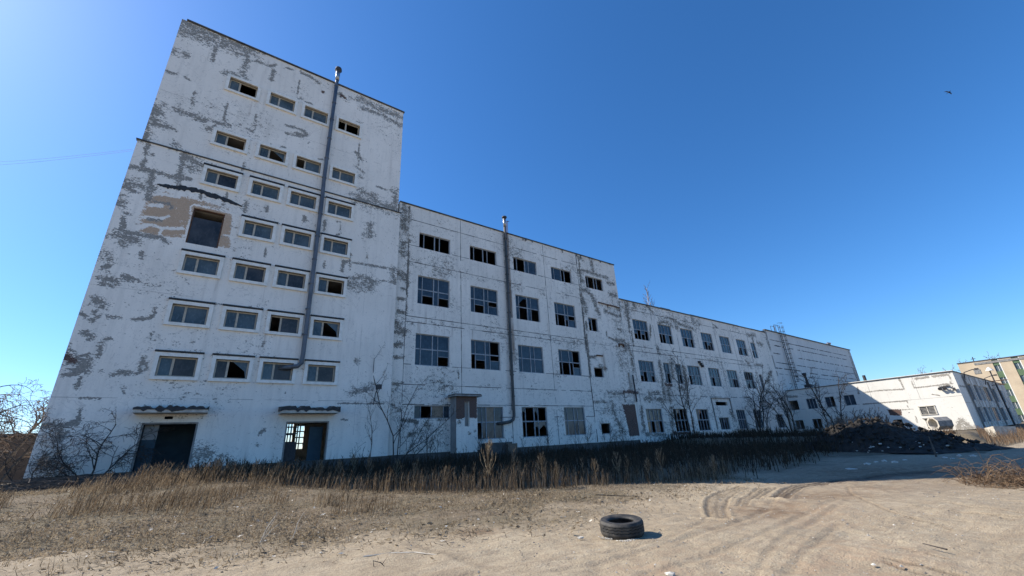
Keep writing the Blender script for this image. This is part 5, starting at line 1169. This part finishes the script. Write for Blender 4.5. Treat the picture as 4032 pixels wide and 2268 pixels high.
spots = [((1925, 1935), 1.75), ((2030, 1925), 1.5), ((1560, 1915), 1.1), ((1630, 1925), 1.0), ((1640, 1925), 1.25), ((1450, 1915), 1.15), ((1990, 1950), .8), ((1915, 1945), 1.0), ((2140, 1930), 1.2), ((2440, 1900), 1.1), ((2480, 1905), 1.05), ((2615, 1895), 1.15), ((2820, 1885), .9),
         ((2300, 1912), 1.0), ((2350, 1915), .9), ((1750, 1935), .9), ((1830, 1940), .95), ((1330, 1915), 1.05), ((1250, 1910), 1.0), ((1160, 1905), 1.1), ((1090, 1905), .9), ((1000, 1905), .95), ((1210, 1790), .9), ((840, 1900), 1.0), ((560, 1900), .9), ((640, 1880), .9), ((1390, 1890), 1.2), ((2200, 1925), .9), ((1870, 1935), 1.05), ((2560, 1900), .85)]
rg = random.Random(8)
for k, ((px_, py_), h) in enumerate(spots):
    x, y = on_z(px_, py_, .0)
    if y > 14.5 and px_ < 1800:
        lo, hi = 2.0, 40.0; d = ray(px_, py_)        # meet the sloping bank
        for _ in range(40):
            mdl = (lo + hi) / 2; q = d * (mdl / d[1])
            if q[2] + EYE > hz(q[0], q[1]): lo = mdl
            else: hi = mdl
        x, y = float(d[0] * lo / d[1]), lo
    pr = protos[k % 3]
    if k < 3: o = pr; o.location = gl(x, y); o.rotation_euler = (0, 0, rg.uniform(0, 6)); o.scale = (h, h, h)
    else: o = dup(pr, gl(x, y), rg.uniform(0, 6), h)
# pale leaning broken stalks in the verge
def sticks(name, label, cat, loc, lst, mat, group=None):
    t = thing(name, label, cat, loc, group); t['_local'] = 1
    s = MB()
    for p, r in lst: s.tube(p, [r] * (len(p) - 1) + [r * .5], 5)
    s.build('stalks', M[mat], t); del t['_local']; return t
x, y = on_z(1020, 2145); sticks('broken_stalk', 'pale broken weed stalk leaning in the near verge at left', 'plant', gl(x, y), [([(0, 0, 0), (.18, .25, .45), (.5, .7, .85)], .009), ([(.1, .1, .2), (.3, .1, .6), (.35, .1, .75)], .007), ([(0, 0, 0), (.3, .2, .35), (.55, .5, .5)], .007)], 'branch_pale').scale = (.7, .7, .62)
x, y = on_z(1150, 2128); sticks('broken_stalk', 'second pale broken weed stalk, right of the leaning one in the verge', 'plant', gl(x, y), [([(0, 0, 0), (.12, .1, .5), (.3, .3, .8)], .008), ([(.05, .05, .2), (.4, .3, .5)], .006)], 'branch_pale').scale = (.7, .7, .62)
x, y = on_z(1610, 2188); sticks('peeled_branch', 'long curved pale branch lying on the sand in front', 'branch', gl(x, y), [([(-.62, .5, .02), (-.2, .3, .03), (.1, .0, .035), (.32, -.42, .02)], .012)], 'branch_pale')
x, y = on_z(1497, 2235); sticks('crooked_twig', 'small dark crooked twig sticking up from the sand near the bottom', 'twig', gl(x, y), [([(-.08, .05, .0), (-.1, .05, .1), (.0, -.02, .07), (.06, -.06, .0)], .007), ([(.02, -.03, .05), (.08, -.07, .14)], .005)], 'bark_dark')
x, y = on_z(2450, 1960); sticks('fallen_stick', 'thin dark stick lying on the dead grass beyond the tyre', 'twig', gl(x, y), [([(-.6, .5, .12), (0, 0, .05), (.4, -.35, .02)], .014)], 'bark_dark')
x, y = on_z(3690, 2160); sticks('fallen_stick', 'short dark stick lying on the bare sand at right', 'twig', gl(x, y), [([(-.08, -.12, .02), (.08, .16, .03)], .012)], 'bark_dark')

# dry brush clump at the right edge
bush = thing('dry_brush_clump', 'tangled red brown dry brush clump at the right edge of the sandy road', 'shrub', gl(19.6, 1.9)); bush['_local'] = 1; bush.scale = (.95, .95, 1.1)
s = MB(); rg = random.Random(44)
for k in range(520):
    a = rg.uniform(0, 6.28); r = rg.random() ** .6 * 1.5; x, y = math.cos(a) * r * .9, math.sin(a) * r
    d = Vector((rg.gauss(0, .55), rg.gauss(0, .55), rg.uniform(.2, 1))); L = rg.uniform(.4, 1.15); p = [(x, y, 0)]
    for i in range(4):
        d = d + Vector((rg.gauss(0, .3), rg.gauss(0, .3), -.22 * i)); d.normalize(); q = Vector(p[-1]) + d * L / 4; p.append((q.x, q.y, max(.02, q.z)))
    s.tube(p, [.008, .008, .007, .006, .004], 3)
s.build('stems', M['reed'], bush); del bush['_local']

# ------------------------------------------------------------------ spoil mound, bank, concrete pieces
def blob(mb, c, r, rg, sub=1, flat=1.0, mi=0):
    import bmesh
    bm = bmesh.new(); bmesh.ops.create_icosphere(bm, subdivisions=sub, radius=1.0)
    sc = (r[0], r[1], r[2]); n0 = len(mb.v)
    for v in bm.verts:
        k = 1 + rg.uniform(-.22, .22); mb.v.append((c[0] + v.co.x * sc[0] * k, c[1] + v.co.y * sc[1] * k, c[2] + v.co.z * sc[2] * k))
    for f in bm.faces: mb.f.append(tuple(n0 + v.index for v in f.verts)); mb.m.append(mi)
    bm.free()
mo = MB(); NXm, NYm = 170, 96
cx, cy = 41.0, 10.6
for j in range(NYm + 1):
    for i in range(NXm + 1):
        u = i / NXm * 2 - 1; v = j / NYm * 2 - 1
        # long ridge across the view, from (44,14) down to (37,5)
        lx, ly = u * 6.2, v * 3.0; ang = R2(-118)
        x = cx + math.cos(ang) * lx - math.sin(ang) * ly; y = cy + math.sin(ang) * lx + math.cos(ang) * ly
        prof = max(0, 1 - u * u) ** .9 * max(0, 1 - v * v) ** 1.0
        h = 1.85 * prof * (1.0 - .5 * max(0, u - .05)) + prof ** .5 * ((vn1(x, y, 81, 1.2) - .5) * .55 + (vn1(x, y, 82, .4) - .5) * .42 + (vn1(x, y, 83, .16) - .5) * .26)
        mo.v.append((x, y, hz(x, y) * .3 - .08 + float(h)))
for j in range(NYm):
    for i in range(NXm):
        a = j * (NXm + 1) + i; mo.f.append((a, a + 1, a + NXm + 2, a + NXm + 1)); mo.m.append(0)
rg = random.Random(41)
for k in range(260):
    u, v = rg.uniform(-.95, .95), rg.uniform(-.9, .9); lx, ly = u * 6.2, v * 3.0; ang = R2(-118)
    x = cx + math.cos(ang) * lx - math.sin(ang) * ly; y = cy + math.sin(ang) * lx + math.cos(ang) * ly
    h = 2.05 * max(0, 1 - u * u) ** .9 * max(0, 1 - v * v) * (1.0 - .5 * max(0, u - .05)); r_ = rg.uniform(.05, .2)
    n0 = len(mo.v)
    for (a, b, c) in ((1, 0, 0), (0, 1, 0), (-1, 0, 0), (0, -1, 0), (0, 0, 1), (0, 0, -1)): k_ = r_ * rg.uniform(.6, 1.3); mo.v.append((x + a * k_, y + b * k_, h + .02 + c * k_))
    for f in ((0, 1, 4), (1, 2, 4), (2, 3, 4), (3, 0, 4), (1, 0, 5), (2, 1, 5), (3, 2, 5), (0, 3, 5)): mo.f.append(tuple(n0 + i for i in f)); mo.m.append(0)
tag(mo.build('spoil_mound', M['coal'], None, False), 'dark spoil mound in the shade beside the road at right', 'mound')
# retaining wall under the annex
rw = MB(); rg = random.Random(3)
pts = [(47.5, 10.2), (46.5, 8.6), (46.0, 7.0)]
for (a, b) in zip(pts[:-1], pts[1:]):
    for k in range(3):
        t0, t1 = k / 3, (k + 1) / 3 - .02; p = (a[0] + (b[0] - a[0]) * t0, a[1] + (b[1] - a[1]) * t0); q = (a[0] + (b[0] - a[0]) * t1, a[1] + (b[1] - a[1]) * t1); h = .95 + rg.uniform(-.05, .05)
        n0 = len(rw.v); rw.v += [(p[0], p[1], -.2), (q[0], q[1], -.2), (q[0], q[1], h), (p[0], p[1], h), (p[0] + .4, p[1] + .1, -.2), (q[0] + .4, q[1] + .1, -.2), (q[0] + .4, q[1] + .1, h), (p[0] + .4, p[1] + .1, h)]
        for f in ((0, 1, 2, 3), (4, 7, 6, 5), (3, 2, 6, 7), (0, 3, 7, 4), (1, 5, 6, 2)): rw.f.append(tuple(n0 + i for i in f)); rw.m.append(0)
M['bank'] = simple('mossy_bank', (.16, .115, .08), (.07, .055, .042), 1.6, .95, (1, 1, .4), bump=.5)
rwo = rw.build('retaining_wall', M['bank'])
vn = MB()
for k in range(240):
    t = rg.random(); i = 0 if t < .5 else 1; a, b = pts[i], pts[i + 1]; f = (t * 2) % 1; x = a[0] + (b[0] - a[0]) * f - .06; y = a[1] + (b[1] - a[1]) * f; h = rg.uniform(.5, 1.1)
    vn.tube([(x + .2, y, h + .05), (x - .05, y + rg.gauss(0, .1), h * .8), (x - .12, y + rg.gauss(0, .2), max(0, h - rg.uniform(.3, .9)))], [.014, .012, .006], 3)
vn.build('dead_vines', M['reed'], rwo)
tag(rwo, 'low rough concrete retaining wall behind the end of the spoil mound', 'wall')
# octagonal concrete duct in front of the annex opening
duct = thing('octagonal_duct', 'broken white octagonal duct section lying against the sunlit annex wall', 'duct', (89, 14.9, .3)); duct['_local'] = 1
s = MB(); n = 8
ax = Vector((.80, -.60, 0)).normalized(); sd_ = Vector((.60, .80, 0)).normalized(); L = 2.1
def ring(r, t): return [tuple(ax * t + sd_ * (r * math.cos(2 * math.pi * (k + .5) / n)) + Vector((0, 0, .95 + r * math.sin(2 * math.pi * (k + .5) / n)))) for k in range(n)]
o0, i0, o1, i1 = ring(.98, -1.0), ring(.74, -1.0), ring(.98, L - 1), ring(.74, L - 1)
for k in range(n):
    j = (k + 1) % n
    s.quad(o0[k], o0[j], i0[j], i0[k]); s.quad(o0[k], o1[k], o1[j], o0[j], 1); s.quad(i0[k], i0[j], i1[j], i1[k]); s.quad(o1[k], i1[k], i1[j], o1[j])
s.build('shell', [M['white_concrete'], M['concrete']], duct); del duct['_local']
# precast trough in the brown weeds
tr_ = thing('concrete_trough', 'pale broken concrete trough lying in the brown weeds at right', 'trough', (60, 6.2, .06)); tr_['_local'] = 1; tr_.scale = (.72, .72, .8); tr_.rotation_euler = (0, 0, R2(38))
s = MB(); rg = random.Random(6)
P = [(-.9, -1.1), (.9, -1.0), (.9, 1.0), (-.9, 1.1)]
for k in range(4):
    a, b = P[k], P[(k + 1) % 4]; ia, ib = (a[0] * .78, a[1] * .82), (b[0] * .78, b[1] * .82); h = [.95, .8, .9, 1.1][k]; h2 = [.95, .8, .9, 1.1][(k + 1) % 4]
    s.quad((a[0] * .85, a[1] * .9, -.1), (b[0] * .85, b[1] * .9, -.1), (b[0], b[1], h2), (a[0], a[1], h)); s.quad((a[0], a[1], h), (b[0], b[1], h2), (*ib, h2), (*ia, h)); s.quad((*ia, h), (*ib, h2), (ib[0] * .9, ib[1] * .9, .2), (ia[0] * .9, ia[1] * .9, .2))
s.quad(*[(p[0] * .7, p[1] * .74, .2) for p in P]); s.build('shell', M['white_concrete'], tr_); del tr_['_local']
# rubble
rg = random.Random(12)
def rock_mesh(seed):
    m_ = MB(); blob(m_, (0, 0, .3), (1, .8, .55), random.Random(seed), 1); return m_.mesh('rubble_stone', M['white_concrete'])
RM = [rock_mesh(k) for k in range(4)]
def stone(mesh, x, y, s_, label, group, name='rubble_stone', cat='stone'):
    o = link(name, mesh); o.location = (x, y, hz(x, y) - .1 * s_); o.scale = (s_, s_ * rg.uniform(.7, 1.2), s_ * rg.uniform(.6, 1)); o.rotation_euler = (0, 0, rg.uniform(0, 6)); tag(o, label, cat, group); return o
for k in range(34):
    t = rg.random(); x, y = 61 + rg.gauss(0, .8), 11.0 + t * 5.5
    stone(RM[k % 4], x, y, rg.uniform(.14, .42), 'pale rubble piece in the sunlit row below the annex opening', 'rubble below the annex')
for k, (px_, py_) in enumerate(((3447, 1808), (3480, 1805), (3520, 1808), (3715, 1790), (3745, 1793), (3775, 1785), (3600, 1765), (3640, 1770), (3830, 1785), (3560, 1800), (3340, 1833), (3350, 1835), (3410, 1815), (3680, 1775))):
    x, y = on_z(px_, py_, 0); stone(RM[k % 4], x, y, rg.uniform(.10, .2), 'pale stone in the shaded roadside at the foot of the mound', 'stones along the shaded roadside')
x, y = on_z(3682, 1785); sticks('marker_post', 'short thin post standing at the foot of the dark spoil mound', 'post', gl(x, y), [([(0, 0, -.1), (.03, 0, .5), (.02, 0, 1.05)], .05)], 'bark')
for k in range(22):
    px_, py_ = rg.uniform(3330, 3760), rg.uniform(1735, 1795); D = rg.uniform(36, 40); r_ = ray(px_, py_); q = r_ / np.hypot(r_[0], r_[1]) * D
    u_ = math.hypot((q[0] - 41) / 4.0, (q[1] - 10.6) / 5.6)
    o = stone(RM[k % 4], float(q[0]), float(q[1]), rg.uniform(.05, .12), 'small pale chip lying on the dark spoil mound', 'pale chips on the spoil mound'); o.location.z = max(.02, float(q[2]) + EYE)
pale = [((1535, 2194), .07, 'largest white flat lump on the near sand, left of the curved branch'), ((2640, 2266), .07, 'white lump cut by the bottom edge of the photo'), ((2285, 2118), .07, 'pale flat chip on the sand left of the tyre'), ((2420, 2033), .07, 'pale flat chip just behind the tyre'), ((815, 2124), .05, 'small bluish white scrap in the verge at left'), ((2300, 1918), .06, 'white scrap at the weed edge in the middle')]
for (px_, py_), s_, lab in pale:
    x, y = on_z(px_, py_); stone(RM[1], x, y, s_, lab, None)
# gravel
gm = MB(); rg = random.Random(77)
def pebble(x, y, r, mi):
    z = hz(x, y) + r * .2; n0 = len(gm.v); k = lambda: rg.uniform(.7, 1.2) * r
    gm.v += [(x + k(), y, z), (x, y + k(), z), (x - k(), y, z), (x, y - k(), z), (x + rg.uniform(-.3, .3) * r, y, z + k() * .8)]
    for f in ((0, 1, 4), (1, 2, 4), (2, 3, 4), (3, 0, 4)): gm.f.append(tuple(n0 + i for i in f)); gm.m.append(mi)
for k in range(9500):
    x = rg.uniform(-3, 20); y = rg.uniform(1.5, 17) 
    if x * x + y * y < 9: continue
    pebble(x, y, min(.034, .005 + rg.expovariate(1 / .0048)), 0 if rg.random() < .14 else rg.choice((1, 2, 2, 3)))
tx, ty = on_z(*ZR(745, 715))
for k in range(150):
    px_ = rg.choice((rg.gauss(2470, 22), rg.gauss(2385, 14))); py_ = 2129 + abs(rg.gauss(0, 3)) - .17 * abs(px_ - 2455)
    x, y = on_z(px_, py_); pebble(x, y, rg.uniform(.005, .016), rg.choice((0, 0, 2)))
tag(gm.build('gravel', [M['white_concrete'], M['sand_stone'], M['concrete'], M['plinth']]), 'loose pebbles and crumbs scattered over the sand', 'gravel', kind='stuff')

# ------------------------------------------------------------------ tyre
TYX, TYY, TR, TH = 6.79, 6.02, .405, .285
tyre = thing('truck_tyre', 'worn black lorry tyre lying flat on the sand', 'tyre', (TYX, TYY, hz(TYX, TYY) - .005)); tyre['_local'] = 1
N = 96
prof = [(.60, .035), (.66, .012), (.80, .0), (.91, .01), (.965, .035), (.985, .06)]
tread = [(.985, .06), (1.0, .075), (1.0, .105), (.965, .110), (.965, .118), (1.0, .123), (1.0, .155), (.965, .160), (.965, .168), (1.0, .173), (1.0, .200), (.965, .205), (.965, .213), (1.0, .218), (.99, .236)]
prof2 = [(.99, .236), (.955, .258), (.945, .266), (.90, .273), (.885, .270), (.80, .274), (.72, .270), (.66, .262), (.61, .250), (.575, .232), (.575, .222), (.62, .20), (.80, .12), (.72, .06), (.60, .035)]
def lathe(profile, name, wave=0, mat='rubber', sub=1.0):
    s = MB()
    for k in range(N):
        a = 2 * math.pi * k / N
        for i, (r, z) in enumerate(profile):
            zz_ = z + (wave * (1 if (k % 4) < 2 else -1) if 1 < i < len(profile) - 2 else 0)
            s.v.append((math.cos(a) * r * TR, math.sin(a) * r * TR, zz_))
    m_ = len(profile)
    for k in range(N):
        for i in range(m_ - 1):
            a = k * m_ + i; b = ((k + 1) % N) * m_ + i; s.f.append((a, b, b + 1, a + 1)); s.m.append(0)
    return s.build(name, M[mat], tyre, not wave)
lathe(prof + [], 'lower_sidewall'); lathe(tread, 'tread', .006); lathe(prof2, 'sidewall')
tyre.rotation_euler = Matrix.Rotation(R2(4.0), 3, Vector((.67, -.74, 0))).to_euler()
del tyre['_local']

# ------------------------------------------------------------------ bird and cables
bd_ = ray(3736, 363); bd_ = bd_ / np.linalg.norm(bd_) * 62
bird = thing('bird', 'dark bird gliding in the blue sky at upper right', 'bird', (float(bd_[0]), float(bd_[1]), float(bd_[2]) + EYE)); bird['_local'] = 1; bird.scale = (.5, .5, .5)
rt, up_ = Vector(CM[:, 0]), Vector(CM[:, 2]); fw_ = Vector(CM[:, 1])
ax = (rt * .8 + up_ * .6).normalized(); nn = (fw_ * .75 + up_ * .3 - rt * .3).normalized(); wv = ax.cross(nn).normalized()
s = MB(); s.tube([tuple(ax * t) for t in (-.42, -.3, -.1, .12, .30, .42, .5)], [.02, .05, .085, .09, .07, .05, .012], 8, 0, True)
s.build('body', M['bird'], bird, True)
def wing(sg):
    s = MB(); top_, = [[ax * .2, ax * .02 + (wv * .25 + nn * .42) * sg, ax * -.35 + (wv * .30 + nn * .62) * sg, ax * -.2 + (wv * .2 + nn * .35) * sg, ax * -.12]]
    off = wv.cross(ax) * .012
    s.poly([tuple(p + off) for p in top_]); s.poly([tuple(p - off) for p in reversed(top_)]); s.build('wing', M['bird'], bird)
wing(1); wing(-1)
s = MB(); off = nn * .012
for sg in (1, -1):
    q = [ax * -.36, ax * -.62 + wv * .11 * sg, ax * -.5 + wv * .03 * sg]
    s.poly([tuple(p + off) for p in q]); s.poly([tuple(p - off) for p in reversed(q)])
s.build('tail', M['bird'], bird); del bird['_local']
for k, (p0, lab) in enumerate((((-10, 630), 'upper of two thin cables running left from the tower'), ((-10, 642), 'lower of two thin cables running left from the tower'))):
    x1_, z1_ = on_y(520 + 6 * k, 588 + 5 * k, 36.3); x0_, z0_ = on_y(*p0, 60)
    d = Vector((x0_ - x1_, 60 - 36.3, z0_ - z1_)) * 1.5; s = MB()
    s.tube([(x1_ + d.x * t, 36.3 + d.y * t, z1_ + d.z * t - .5 * math.sin(math.pi * t) * .6) for t in np.linspace(0, 1, 14)], .009, 4)
    tag(s.build('overhead_cable', M['cable']), lab, 'cable')
